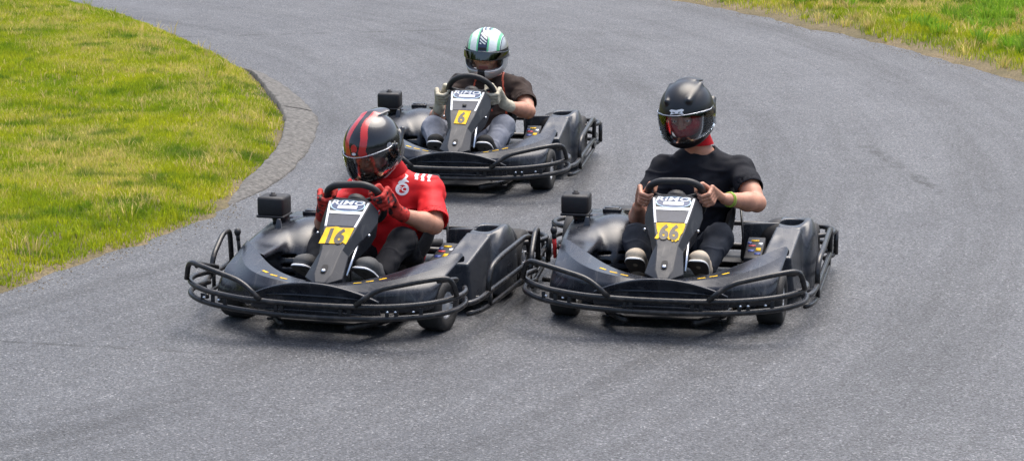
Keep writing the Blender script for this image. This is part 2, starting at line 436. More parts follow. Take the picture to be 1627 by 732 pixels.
    for t, c, w, d in zip(T, cw, ow, dr):
        dd = .004 if t < .05 else 0
        bt = .10 if t > .05 else .05
        rows.append([sf(-w * .80, t, -d - bt), sf(-w, t, -d), sf(-c, t, -dd), sf(c, t, -dd), sf(w, t, -d), sf(w * .80, t, -d - bt)])
    m = MB(); m.sheet(rows)
    n = len(T) - 1
    m.add([tuple(p) for p in rows[-1]], [[0, 1, 2, 3, 4, 5]]); m.add([tuple(p) for p in rows[0]], [[0, 5, 4, 3, 2, 1]])
    o = m.build('steering_fairing', MT['fairing'], K, bevel=.004); 
    bm = bmesh.new(); bm.from_mesh(o.data); bmesh.ops.remove_doubles(bm, verts=bm.verts, dist=1e-4); bmesh.ops.recalc_face_normals(bm, faces=bm.faces); bm.to_mesh(o.data); bm.free(); auto(o, 25)
    SFO = o
    # flat dark patch painted as the shade of a recess, with bolt
    m = MB(); P = []
    for k in range(20):
        a = 2 * math.pi * k / 20; P.append(((.015 + .001) * math.copysign(abs(math.cos(a)) ** .6, math.cos(a)), .030 * math.copysign(abs(math.sin(a)) ** .6, math.sin(a))))
    V, F = poly_fill(P); mesh_obj('recess_shade_patch', frame_pts(V, sf(0, .155), (1, 0, 0), SFU, .002), F, MT['dark'], o)
    m = MB(); c0 = sf(0, .13, .002)
    m.tube([c0, c0 + SFN * .006, c0 + SFN * .009], [.011, .011, .006], 12); m.build('bolt', MT['steel'], o)
    for s in (-1, 1):
        m = MB(); c0 = sf(s * .126, .70, -.066); d = Vector((s * .8, 0, 0)) + SFN * .5; d.normalize(); m.tube([c0, c0 + d * .012], [.008, .006], 10); m.build('bolt', MT['steel'], o)
    # stickers: white edging, dark panel, oval badge
    def strip(name, pts, mt, lift, par=o):
        V, F = poly_fill(pts); return mesh_obj(name, [sf(p[0], p[1], lift) for p in V], F, mt, par)
    def cwt(t): return interp(t, T[:-1], cw[:-1])
    st = MB()
    for s in (-1, 1):
        A_ = [(s * (cwt(t) - .003), t) for t in (.675, .78, .9, .985)]; B_ = [(s * (cwt(t) - .014), t) for t in (.985, .9, .78, .675)]
        V, F = poly_fill(A_ + B_); st.add([sf(p[0], p[1], .0022) for p in V], F)
    V, F = poly_fill([(-(cwt(.84) - .014), .835), (cwt(.84) - .014, .835), (cwt(.87) - .014, .870), (.05, .868), (0, .862), (-.05, .868), (-(cwt(.87) - .014), .870)])
    st.add([sf(p[0], p[1], .0022) for p in V], F)
    so = st.build('white_edging', MT['white'], o)
    strip('navy_panel', [(-(cwt(.68) - .015), .685), (cwt(.68) - .015, .685), (cwt(.83) - .015, .828), (-(cwt(.83) - .015), .828)], mat('slate_vinyl', (.028, .035, .055), .5, var=.25, vs=20), .0018)
    P = [(.082 * math.cos(a), .935 + .066 * math.sin(a)) for a in np.linspace(0, 2 * math.pi, 33)[:-1]]
    bd = strip('oval_badge', P, MT['navy'], .0032)
    strip('badge_rim', [(p[0] * 1.08, .935 + (p[1] - .935) * 1.1) for p in P], MT['skyblue'], .0026)
    strip('white_label', [(-.050, .898), (.050, .898), (.052, .938), (-.048, .938)], MT['white'], .0042)
    V, F = text_poly('RiMO', .060, .0016); V = V * np.array([1.12, .66]); V[:, 0] += V[:, 1] * .3
    mesh_obj('badge_lettering', frame_pts(V, sf(0, .972), (1, 0, 0), SFU, .0045), F, MT['white'], o)
    # ---- floor, chassis tubes, pedals, steering column
    m = MB(); m.box((0, .22, .045), (.60, .78, .012)); m.box((.36, .62, .075), (.20, .90, .010)); m.box((-.36, .62, .075), (.20, .90, .010)); m.box((0, 1.03, .085), (.86, .26, .010)); m.build('floor_pan', MT['matte'], K, bevel=.003)
    m = MB()
    for s in (-1, 1):
        m.tube([(s * .16, -.34, .07), (s * .30, -.1, .06), (s * .33, .3, .055), (s * .36, .8, .06), (s * .33, 1.22, .10)], .016, 10, fillet=.12)
        m.tube([(s * .31, 0, .065), (s * .46, 0, .125)], .014, 8)
        m.tube([(s * .34, .35, .06), (s * .68, .36, .085)], .012, 8); m.tube([(s * .36, .85, .06), (s * .68, .86, .085)], .012, 8)
    m.tube([(-.33, .55, .055), (.33, .55, .055)], .014, 8); m.tube([(-.35, .95, .06), (.35, .95, .06)], .014, 8)
    m.build('chassis_frame', MT['tube'], K)
    m = MB(); m.tube([(0, -.05, .10), (0, .36, .50)], .012, 10); m.tube([(-.06, .05, .07), (0, .2, .34), (.06, .05, .07)], .009, 8); m.build('steering_column', MT['matte'], K)
    m = MB(); m.tube([(.095, -.13, .27), (.088, .12, .42)], .007, 8); m.build('brake_pipe', MT['steel'], K)
    for s in (-1, 1):
        m = MB(); m.tube([(s * .20, -.10, .06), (s * .19, -.17, .23), (s * .12, -.18, .24)], .007, 8, fillet=.02); m.build('pedal', MT['steel'], K)
    # ---- side pod, driver's left (image right)
    f = Field((.36, .18, .02), (.72, 1.12, .42), .0055)
    f.hull([(.425, .29, .06), (.425, .31, .262), (.575, .30, .262), (.60, .30, .06), (.475, .64, .352), (.605, .60, .342), (.64, .62, .05), (.46, .64, .05)], .005, k=.006)
    f.hull([(.46, .56, .05), (.475, .64, .352), (.60, .60, .350), (.655, .66, .05), (.635, .84, .355), (.48, .86, .357), (.665, .84, .05), (.46, .9, .05), (.48, .98, .26), (.62, .98, .26)], .007, k=.008)
    f.ell((.635, .74, .16), (.05, .17, .20), k=.05)
    f.ell((.49, .42, .345), (.045, .11, .045), k=.02, op='s')
    def ov(Xc, Y, Z): return np.maximum(np.sqrt(((Xc - .545) / .062) ** 2 + ((Y - .735) / .072) ** 2) * .06 - .06, np.abs(Z - .36) - .075)
    f.put(ov, (.47, .64, .28), (.62, .82, .40), .006, 's')
    f.shell(.016)
    V, F = f.mesh(0); mesh_obj('side_pod', V, F, MT['pod'], K)
    m = MB(); m.lathe([(.27, .0001), (.27, .06), (.30, .062)], 'z', 24, c=(.545, .735, 0)); m.build('pod_well', MT['dark'], K, fix=True)
    # inner box with service labels
    m = MB(); m.box((.375, .56, .17), (.09, .30, .16), Euler((R(8), 0, 0))); bx = m.build('battery_box', MT['matte'], K, bevel=.006)
    for (x, y, w, h, mt) in ((.36, .50, .03, .03, 'bluelabel'), (.395, .52, .025, .04, 'yellow'), (.36, .57, .035, .02, 'redpaint'), (.40, .60, .02, .03, 'white'), (.37, .64, .04, .02, 'yellow'), (.395, .46, .03, .03, 'bluelabel'), (.345, .61, .02, .03, 'bluelabel')):
        z = .17 + .0808 + (y - .56) * math.tan(R(8)); m = MB(); m.box((x, y, z + .001), (w, h, .002), Euler((R(8), 0, 0))); m.build('service_label', MT[mt], bx)
    # ---- engine cover and tank, driver's right (image left)
    f = Field((-.72, .10, .02), (-.08, 1.14, .50), .006)
    f.hull([(-.60, .24, .06), (-.575, .25, .312), (-.52, .24, .315), (-.40, .38, .06), (-.42, .42, .28), (-.66, .60, .06), (-.575, .66, .352), (-.47, .66, .352), (-.64, .98, .06), (-.58, .98, .30), (-.42, .98, .30), (-.40, .98, .06)], .008, k=.02)
    f.hull([(-.565, .20, .265), (-.560, .21, .313), (-.40, .06, .262), (-.41, .07, .302), (-.375, .34, .26), (-.39, .33, .300), (-.50, .50, .26), (-.55, .50, .335), (-.47, .48, .325)], .007, k=.012)
    f.ell((-.350, .61, .170), (.210, .300, .208), k=.05)
    f.ell((-.46, .46, .20), (.10, .19, .13), k=.06)
    f.hull([(-.55, .62, .25), (-.36, .64, .25), (-.36, .92, .24), (-.56, .92, .24), (-.53, .68, .372), (-.30, .70, .372), (-.30, .88, .365), (-.53, .88, .365)], .012, k=.03)
    f.hull([(-.30, .74, .1), (-.14, .76, .1), (-.14, .98, .1), (-.30, .98, .1), (-.28, .78, .375), (-.16, .80, .37), (-.16, .96, .35), (-.28, .96, .36)], .012, k=.03)
    for i in range(2):
        for j in range(3):
            x = -.36 + i * .105; z = .150 + j * .045; f.hull([(x + a * .04, y, z + b * .012) for a in (-1, 1) for y in (.2, .42) for b in (-1, 1)], .005, k=.004, op='s')
    f.shell(.02)
    V, F = f.mesh(1); ec = mesh_obj('engine_cover', V, F, MT['plastic'], K)
    bv = bvh_of(V, F)
    m = MB(); m.box((-.375, .725, .378), (.095, .05, .022), Euler((R(4), 0, 0))); m.box((-.375, .725, .388), (.075, .034, .014), Euler((R(4), 0, 0))); m.build('filler_flap', MT['plastic'], ec, bevel=.004)
    m = MB(); m.hull([(-.495, .45, .30), (-.445, .45, .30), (-.465, .55, .29), (-.480, .48, .392), (-.460, .48, .392), (-.470, .51, .385)]); m.build('cover_fin', MT['plastic'], ec, bevel=.004)
    m = MB(); m.hull([(-.265, .66, .32), (-.205, .66, .32), (-.235, .78, .33), (-.25, .72, .425), (-.222, .72, .425)]); m.build('cover_fin', MT['plastic'], ec, bevel=.004)
    m = MB(); m.tube([(-.20, .60, .30), (-.18, .66, .36), (-.17, .78, .39), (-.2, .92, .37)], .009, 8, fillet=.03); m.build('fuel_hose', MT['matte'], K)
    # ---- air box
    m = MB(); m.box((-.548, .63, .430), (.142, .135, .098)); ab = m.build('air_box', MT['matte'], K, bevel=.014)
    m = MB(); m.box((-.548, .63, .379), (.148, .142, .014)); m.build('air_box_base', MT['matte'], ab, bevel=.006)
    m = MB(); m.lathe([(.503, .020), (.512, .019), (.514, .012), (.522, .011), (.523, .0001)], 'z', 12, c=(-.550, .62, -.027)); m.build('air_box_knob', MT['matte'], ab, fix=True)
    m = MB(); m.tube([(-.53, .66, .38), (-.52, .70, .28)], .045, 14); m.build('air_duct', MT['matte'], ab)
    m = MB()
    for k in range(8): m.box((-.33, 1.02, .20 + k * .018), (.19, .13, .008))
    m.box((-.33, 1.02, .22), (.13, .10, .20)); m.tube([(-.33, 1.0, .16), (-.1, 1.08, .15), (.2, 1.12, .16)], .03, 12, fillet=.05); m.build('engine', MT['matte'], K)
    # ---- lever at the image-left side
    m = MB(); m.tube([(-.600, .27, .22), (-.605, .26, .345)], .010, 8); lv = m.build('lever', MT['redpaint'], K)
    m = MB(); m.lathe([(-.02, .001), (-.016, .012), (0, .018), (.014, .014), (.020, .001)], 'z', 14, c=(-.606, .258, .362)); m.tube([(-.605, .258, .352), (-.604, .26, .320)], .011, 8); m.build('lever_knob', MT['matte'], lv)
    # ---- side bumpers
    for s in (-1, 1):
        m = MB()
        m.tube([(s * .66, -.06, .150), (s * .70, .02, .150), (s * .715, .20, .160), (s * .735, .90, .155), (s * .735, 1.12, .15), (s * .66, 1.20, .15)], TR, 12, fillet=.08)
        m.tube([(s * .665, -.02, .095), (s * .70, .06, .09), (s * .71, .20, .085), (s * .73, .90, .085), (s * .725, 1.08, .09)], TR * .9, 10, fillet=.06)
        if s > 0: m.tube([(s * .712, .17, .16), (s * .712, .20, .270), (s * .728, .34, .300), (s * .738, .78, .306), (s * .738, .90, .280), (s * .735, .90, .16)], TR, 12, fillet=.075)
        else: m.tube([(s * .705, .14, .16), (s * .705, .17, .25), (s * .712, .33, .335), (s * .715, .43, .335), (s * .716, .45, .16)], TR, 12, fillet=.05)
        m.tube([(s * .715, .2, .16), (s * .715, .2, .09)], TR * .8, 8); m.tube([(s * .73, .9, .16), (s * .73, .9, .09)], TR * .8, 8)
        m.build('side_bumper', MT['tube'], K)
    # ---- rear bumper
    m = MB()
    m.tube([(-.60, 1.00, .215), (-.72, 1.06, .215), (-.755, 1.20, .212), (-.68, 1.29, .212), (.68, 1.29, .212), (.755, 1.20, .212), (.72, 1.06, .215), (.60, 1.00, .215)], TR, 12, fillet=.09)
    m.tube([(-.70, 1.08, .085), (-.755, 1.20, .085), (-.68, 1.29, .085), (.68, 1.29, .085), (.755, 1.20, .085), (.70, 1.08, .085)], TR, 12, fillet=.09)
    for x in (-.70, -.3, .3, .70): m.tube([(x, 1.285, .212), (x, 1.285, .085)], TR * .8, 8)
    for s in (-1, 1): m.tube([(s * .752, 1.19, .212), (s * .752, 1.19, .085)], TR, 8)
    m.build('rear_bumper', MT['tube'], K)
    f = Field((.32, .84, .05), (.74, 1.22, .36), .007)
    f.hull([(.46, .94, .08), (.64, .94, .08), (.50, .95, .30), (.62, .95, .28), (.47, 1.16, .08), (.67, 1.16, .08), (.50, 1.12, .25), (.64, 1.12, .25)], .012)
    f.shell(.018); V, F = f.mesh(1); mesh_obj('wheel_guard', V, F, MT['plastic'], K)
    f = Field((.30, .80, .08), (.72, 1.20, .40), .006); f.ell((.50, .99, .20), (.15, .11, .115), k=.02); f.ell((.585, .93, .25), (.06, .07, .075), k=.04); V, F = f.mesh(1); mesh_obj('rear_guard', V, F, MT['matte'], K)
    # ---- rear axle, wheels
    m = MB(); m.tube([(-.62, 1.05, .14), (.62, 1.05, .14)], .02, 12); m.build('rear_axle', MT['tube'], K)
    make_wheel(K, .502, .01, .124, .130, -3); make_wheel(K, -.502, .01, .124, .130, -3)
    make_wheel(K, .575, 1.05, .14, .19); make_wheel(K, -.575, 1.05, .14, .19)
    m = MB(); m.hull([(.27, .93, .09), (.48, .93, .09), (.28, .95, .285), (.48, .93, .30), (.28, 1.02, .27), (.48, 1.02, .29), (.28, 1.04, .09), (.48, 1.04, .09)]); m.build('rear_panel', MT['pod'], K, bevel=.012)
    # ---- seat
    cy = [.50, .62, .76, .90, 1.0, 1.07, 1.11, 1.13]; cz = [.155, .11, .085, .10, .20, .34, .46, .53]; wg = [.06, .14, .26, .36, .34, .23, .13, .05]; hw = [.18, .205, .235, .255, .262, .255, .235, .20]
    rows = []
    for i in range(len(cy)):
        a, b_ = max(i - 1, 0), min(i + 1, len(cy) - 1); t = Vector((0, cy[b_] - cy[a], cz[b_] - cz[a])).normalized(); n = Vector((0, -t.z, t.y))
        r_ = []
        for u in np.linspace(-1, 1, 11):
            r_.append(Vector((hw[i] * math.sin(u * math.pi / 2), cy[i], cz[i])) + n * (wg[i] * abs(u) ** 3.2))
        rows.append(r_)
    m = MB(); m.sheet(rows); m.build('seat', MT['matte'], K, thick=-.014, subdiv=2)
    for s in (-1, 1): m = MB(); m.tube([(s * .262, 1.0, .38), (s * .30, .88, .10)], .007, 8); m.build('seat_stay', MT['tube'], K)
    m = MB(); m.lathe([(0, .009), (.004, .009), (.007, .001)], 'x', 10, c=(.243, .86, .33)); m.build('seat_bolt', MT['steel'], K, fix=True)
    return K, SFO

WC = Vector((0, .315, .528)); WU = Vector((0, -.55, .835)).normalized(); WN = Vector((1, 0, 0)).cross(WU)   # wheel centre, up in plane, towards the camera side
def rim_pts(kind, steer):
    if kind == 'round': P = [(.158 * math.cos(a), .158 * math.sin(a)) for a in np.linspace(0, 2 * math.pi, 41)[:-1]]
    else: P = [(.082, .134), (.138, .098), (.152, .02), (.138, -.075), (.085, -.125), (0, -.132), (-.085, -.125), (-.138, -.075), (-.152, .02), (-.138, .098), (-.082, .134), (0, .135)]
    P = [(a * .93, b * .96) for a, b in P]
    c, s = math.cos(R(steer)), math.sin(R(steer))
    return [(p[0] * c - p[1] * s, p[0] * s + p[1] * c) for p in P]
def wheel_pt(a, b, d=0.): return WC + Vector((1, 0, 0)) * a + WU * b + WN * d
def steering_wheel(kart, kind, steer):
    m = MB(); m.tube([wheel_pt(*p) for p in rim_pts(kind, steer)], .0175, 12, closed=True, fillet=.0 if kind == 'round' else .03)
    sw = m.build('steering_wheel', mat('grip_rubber', (.016, .016, .017), .55, rvar=.1, vs=60, bump=.2, bs=200), kart)
    m = MB(); m.tube([wheel_pt(0, 0, -.02), wheel_pt(0, 0, .012)], [.05, .042], 20)
    for a in (20, 160, 270):
        a = R(a + steer); m.tube([wheel_pt(0, 0, 0), wheel_pt(.15 * math.cos(a), .14 * math.sin(a), 0)], .010, 8)
    m.build('wheel_hub', MT['matte'], sw)
def number_plate(kart, sfo, txt, outline, width, cx=0., dh=.092, mt='yellow', wx=.92):
    V, F = poly_fill(outline); pl = mesh_obj('number_plate', [sf(p[0] * .86 + cx, p[1], .0035) for p in V], F, MT[mt], sfo)
    V, F = text_poly(txt, .14, .0065); sc = dh / (V[:, 1].max() - V[:, 1].min()); w = V[:, 0].max() - V[:, 0].min()
    V = V * np.array([width * .86 / w, sc]); mesh_obj('number', frame_pts(V, sf(cx, .555), (1, 0, 0), SFU, .0048), F, MT['digit'], pl)
    return pl
# ================================================================== PEOPLE
def rotm(yaw, pitch, roll): return Matrix.Rotation(R(yaw), 3, 'Z') @ Matrix.Rotation(R(pitch), 3, 'X') @ Matrix.Rotation(R(roll), 3, 'Y')
HS = 1.10
def hand(f, W, G, t, out, side, r_rim, glove=0., only=None):
    """four fingers and a thumb closed round the rim at G. t: rim tangent (thumb end), out: away from the wheel centre, side: towards the driver"""
    W, G, t, out, side = map(Vector, (W, G, t, out, side))
    def P(phi, rad, off): a = R(phi); return G + t * off + (side * math.cos(a) + out * math.sin(a)) * rad
    fr = .0098 + glove
    pr = r_rim + fr
    lens = (1.0, 1.06, 1.0, .85)
    for i in range(4):
        off = .034 - i * .0225
        L = lens[i]
        k0 = P(62, pr + .024, off * .95); k1 = P(62 + 62 * L, pr + .014, off); k2 = P(62 + 118 * L, pr + .006, off); k3 = P(62 + 165 * L, pr + .001, off)
        base = W + (k0 - W) * .25
        f.cap(base, k0, .015 + glove, .0125 + glove, .010); f.cap(k0, k1, fr + .0022, fr + .0008, .004); f.cap(k1, k2, fr + .0008, fr - .0004, .003); f.cap(k2, k3, fr - .0004, fr - .0022, .003)
    p0 = W + (P(20, pr + .01, .0) - W) * .45; p1 = P(-5, pr + .018, .040); p2 = P(-55, pr + .010, .052); p3 = P(-100, pr + .004, .044)
    f.cap(p0, p1, .018 + glove, .0135 + glove, .010); f.cap(p1, p2, .012 + glove, .0108 + glove, .004); f.cap(p2, p3, .0108 + glove, .0088 + glove, .003)

def person(kart, rotz, D):
    base = Vector((0, .86, .10)); rz = Matrix.Rotation(rotz, 3, 'Z')
    root = empty('person', Vector(kart.location) + rz @ base, rotz, label=D['label'], cat='person', group='drivers of the karts')
    def out(name, V, F, mt, parent=root, **kw):
        V = np.asarray([list(p) for p in V]) - np.array(base); return mesh_obj(name, V, F, mt, parent, **kw)
    HM = rotm(*D['head_rot']); HC = Vector(D['head'])
    def hl(p): return HC + HM @ (Vector(p) * HS)
    HR = HM.to_4x4()
    pel, nk = Vector(D['pelvis']), Vector(D['neck']); sR, sL = Vector(D['shR']), Vector(D['shL'])
    mid = (sR + sL) / 2; up = (nk - pel).normalized(); ax = (sR - sL).normalized(); fw = ax.cross(up).normalized()   # fw towards the back
    TM = Matrix((ax, (up.cross(ax)).normalized(), up)).transposed().to_4x4()
    def torso(f, g=0., k=.05):
        f.ell(pel + up * .02, (.165 + g, .13 + g, .12 + g), TM, k)
        f.ell(pel.lerp(mid, .38) + Vector((0, -.01, 0)), (.150 + g, .122 + g, .15 + g), TM, k)
        f.ell(pel.lerp(mid, .74), (.172 + g, .118 + g, .16 + g), TM, k)
        f.cap(sL, sR, .058 + g, .058 + g, k)
        f.cap(mid.lerp(nk, .3) + ax * .09, nk, .05 + g, .045 + g, .04); f.cap(mid.lerp(nk, .3) - ax * .09, nk, .05 + g, .045 + g, .04)
    # ---------- body
    lo = Vector((-.42, -.12, .05)); hi = Vector((.50, 1.10, HC.z + .18))
    f = Field(lo, hi, .0045)
    torso(f)
    arms = {}
    for s, S in ((1, 'R'), (-1, 'L')):
        sh, el, wr = Vector(D['sh' + S]), Vector(D['el' + S]), Vector(D['wr' + S])
        f.cap(sh, el, .056, .044, .03); f.cap(sh.lerp(el, .45) + Vector((0, 0, .004)), sh.lerp(el, .7), .052, .046, .03)
        q = el.lerp(wr, .3); f.cap(el, q, .044, .047, .02); f.cap(q, wr, .047, .029, .02)
        a, b = D['grip' + S]; G = wheel_pt(a, b); o = (Vector((1, 0, 0)) * a + WU * b).normalized(); tt = (WU - o * WU.dot(o)).normalized()
        arms[S] = (wr, G, tt, o); hand(f, wr, G, tt, o, -WN, .0185)
        hp, kn, an, toe = Vector(D['hip' + S]), Vector(D['kn' + S]), Vector(D['an' + S]), Vector(D['toe' + S])
        f.cap(hp, kn, .070, .047, .04); f.cap(kn, kn.lerp(an, .35), .045, .045, .02); f.cap(kn.lerp(an, .35), an, .045, .030, .02)
        f.cap(an, toe + Vector((0, .08, -.005)), .028, .020, .02)
    f.cap(nk - up * .04, hl((0, .03, -.07)), .062, .058, .03)
    # head
    f.ell(hl((0, .012, .012)), Vector((.076, .094, .105)) * HS, HR, .02)
    f.ell(hl((0, -.032, -.055)), Vector((.056, .062, .058)) * HS, HR, .03)
    f.cap(hl((-.034, -.080, .030)), hl((.034, -.080, .030)), .014 * HS, .014 * HS, .012)
    for s in (-1, 1):
        f.ell(hl((s * .046, -.062, -.024)), Vector((.020, .020, .018)) * HS, HR, .02)
        f.ell(hl((s * .031, -.100, .008)), Vector((.020, .018, .013)) * HS, HR, .008, 's')
        f.cap(hl((s * .019, -.0945, .017)), hl((s * .044, -.088, .0155)), .0058 * HS, .005 * HS, .004); f.cap(hl((s * .020, -.0925, -.002)), hl((s * .043, -.086, -.001)), .0045 * HS, .0045 * HS, .004)
        f.ell(hl((s * .080, .015, -.005)), Vector((.010, .020, .032)) * HS, HR, .008)
    f.cap(hl((0, -.086, .020)), hl((0, -.108, -.020)), .0085 * HS, .0125 * HS, .010)
    f.cap(hl((-.012, -.094, -.024)), hl((.012, -.094, -.024)), .009 * HS, .009 * HS, .006)
    f.cap(hl((-.018, -.089, -.053)), hl((.018, -.089, -.053)), .0085 * HS, .0085 * HS, .005)
    f.cap(hl((-.016, -.086, -.064)), hl((.016, -.086, -.064)), .0085 * HS, .0085 * HS, .004)
    f.cap(hl((-.012, -.080, -.092)), hl((.012, -.080, -.092)), .016 * HS, .016 * HS, .02)
    V, F = f.mesh(1)
    C = (V[F].mean(1) - np.array(HC)) @ np.array(HM) / HS
    mi = np.zeros(len(F), int)
    mi[(np.abs(C[:, 0]) < .027) & (np.abs(C[:, 2] + .059) < .010) & (C[:, 1] < -.075)] = 1
    mi[(np.abs(np.abs(C[:, 0]) - .033) < .021) & (np.abs(C[:, 2] - .031) < .0055) & (C[:, 1] < -.06)] = 2
    mi[(C[:, 2] > .055) | ((C[:, 1] > .03) & (C[:, 2] > -.06) & (C[:, 1] < .15) & (np.abs(C[:, 0]) < .1))] = 2
    body = out('body', V, F, [MT['skin'], MT['lip'], MT['brow']], mi=mi)
    for s in (-1, 1):
        c = hl((s * .031, -.0835, .0075)); m = MB(); pr = []
        for a in np.linspace(0, math.pi, 9): pr.append((-.0108 * HS * math.cos(a), .0108 * HS * math.sin(a) + 1e-5))
        m.lathe(pr, 'z', 14); V = [c + HM @ (Matrix.Rotation(R(90), 3, 'X') @ Vector(v)) for v in m.v]
        mi = [1 if (HM.transposed() @ (sum((Vector(V[i]) for i in q), Vector()) / len(q) - c)).y < -.0096 * HS else 0 for q in m.f]
        out('eye', V, m.f, [MT['eye'], MT['iris']], mi=mi)
    # ---------- shirt
    f = Field((-.36, .40, .12), (.48, 1.12, nk.z + .08), .0055)
    torso(f, .014)
    rs = D.get('sleeve_r', .072); cuts = []
    for S in ('R', 'L'):
        sh, el = Vector(D['sh' + S]), Vector(D['el' + S]); wr = Vector(D['wr' + S]); tcut = D['sleeve']
        if tcut <= 1: e = sh.lerp(el, tcut); f.cap(sh, e + (e - sh).normalized() * .03, .066, rs, .03); d = (el - sh).normalized()
        else:
            e = el.lerp(wr, tcut - 1); f.cap(sh, el, .066, rs, .03); f.cap(el, e + (wr - el).normalized() * .03, rs - .004, rs - .010, .03); d = (wr - el).normalized()
        cuts.append((e, d))
    wz = pel + up * D.get('hem', -.03)
    f.D[:] = f.D
    for e, d in cuts:
        def pl(X, Y, Z, e=e, d=d):
            q = (X - e.x) * d.x + (Y - e.y) * d.y + (Z - e.z) * d.z
            r_ = np.sqrt((X - e.x) ** 2 + (Y - e.y) ** 2 + (Z - e.z) ** 2) - .13
            return np.maximum(-q, r_)
        f.put(pl, e - Vector((.13,) * 3), e + Vector((.13,) * 3), .003, 's')
        def inn(X, Y, Z, e=e, d=d):
            x, y, z = X - e.x, Y - e.y, Z - e.z; q = x * d.x + y * d.y + z * d.z
            return np.maximum(np.sqrt(np.maximum(x * x + y * y + z * z - q * q, 0)) - (rs - .010), np.abs(q) - .035)
        f.put(inn, e - Vector((.09,) * 3), e + Vector((.09,) * 3), .003, 's')
    nc = nk + up * .012
    f.ell(nc + Vector((0, -.012, .02)), (.070, .075, .055), TM, .006, 's')
    V, F = f.mesh(2)
    Nn = vnormals(V, F)
    w1 = vnoise(V * np.array([9, 9, 16]) + 3 * vnoise(V * 6, 3)[:, None], D['seed']); w2 = vnoise(V @ np.array([[22, 0, 8], [0, 20, 0], [-16, 6, 26]]) * 1.0, D['seed'] + 5)
    cf = np.ones(len(V))
    for e, d in cuts: cf = np.minimum(cf, np.clip(np.abs((V - np.array(e)) @ np.array(d)) / .045, .05, 1) + (np.linalg.norm(V - np.array(e), axis=1) > .14))
    Nn = Nn * cf[:, None]
    V = V + Nn * (.0075 * w1 + .0045 * w2 + .0060 * np.maximum(0, 1 - np.abs(vnoise(V * np.array([7, 7, 13]) + 9, D['seed'] + 2)) * 5))[:, None]
    mi = None; mats = [D['shirt']]
    if D.get('shirt_paint'):
        C = V[F].mean(1); mi = D['shirt_paint'](C, dict(nk=nk, sR=sR, sL=sL, ax=ax, up=up, pel=pel, mid=mid)); mats = [D['shirt']] + D['shirt_extra']
    shirt = out('t_shirt', V, F, mats, mi=mi)
    sb = bvh_of(V, F)
    # ---------- trousers
    f = Field((-.40, -.08, .02), (.42, 1.10, .52), .006)
    f.ell(pel + up * .01, (.176, .142, .125), TM, .05)
    for s, S in ((1, 'R'), (-1, 'L')):
        hp, kn, an = Vector(D['hip' + S]), Vector(D['kn' + S]), Vector(D['an' + S])
        f.cap(hp, kn, .092, .070, .05); f.cap(kn, an, .068, .056, .03)
    for S in ('R', 'L'):
        kn, an = Vector(D['kn' + S]), Vector(D['an' + S]); d = (an - kn).normalized(); e = an - d * .01
        def pl(X, Y, Z, e=e, d=d): return np.maximum(-((X - e.x) * d.x + (Y - e.y) * d.y + (Z - e.z) * d.z), np.sqrt((X - e.x) ** 2 + (Y - e.y) ** 2 + (Z - e.z) ** 2) - .12)
        f.put(pl, e - Vector((.12,) * 3), e + Vector((.12,) * 3), .003, 's')
    V, F = f.mesh(2); Nn = vnormals(V, F)
    V = V + Nn * (.007 * vnoise(V * np.array([12, 12, 15]), D['seed'] + 8) + .004 * vnoise(V * np.array([26, 20, 34]), D['seed'] + 9) + .004 * np.maximum(0, 1 - 5 * np.abs(vnoise(V * np.array([10, 16, 12]), D['seed'] + 12))))[:, None]
    out('trousers', V, F, D['trousers'])
    # ---------- shoes
    for S in ('R', 'L'):
        an, toe = Vector(D['an' + S]), Vector(D['toe' + S])
        X_ = Vector((1, 0, 0)); fdir = (toe - (an + Vector((0, .05, -.055)))).normalized(); upv = X_.cross(-fdir).normalized()
        if upv.z < 0: upv = -upv
        heel = toe - fdir * .285
        FM = Matrix((X_, -fdir, upv)).transposed().to_4x4()
        f = Field(Vector((min(an.x, toe.x) - .09, toe.y - .05, .0)), Vector((max(an.x, toe.x) + .09, an.y + .16, max(an.z, toe.z) + .14)), .004)
        f.ell(toe - fdir * .060 + upv * .034, (.050, .058, .038), FM, .02); f.ell(toe - fdir * .13 + upv * .046, (.047, .078, .048), FM, .03)
        f.ell(heel + fdir * .055 + upv * .038, (.038, .058, .045), FM, .03); f.cap(heel + fdir * .08 + upv * .05, an + (an - toe).normalized() * 0 + Vector((0, 0, .01)), .040, .044, .03)
        V, F = f.mesh(1); sh = out('shoe', V, F, D['shoe'])
        f = Field(Vector((min(an.x, toe.x) - .09, toe.y - .05, -.03)), Vector((max(an.x, toe.x) + .09, an.y + .16, max(an.z, toe.z) + .1)), .004)
        P = []
        for (a, w) in ((-.010, .026), (.006, .046), (.05, .058), (.10, .058), (.16, .042), (.22, .039), (.27, .036), (.287, .020)):
            for sg in (-1, 1):
                for h in (-.016, .022): P.append(toe - fdir * (a - .006) + X_ * sg * w + upv * h)
        f.hull(P, .006); V, F = f.mesh(1); C = V[F].mean(1) - np.array(toe); q = C @ np.array(upv)
        out('sole', V, F, [D['welt'], D['sole']], sh, mi=(q < .000).astype(int))
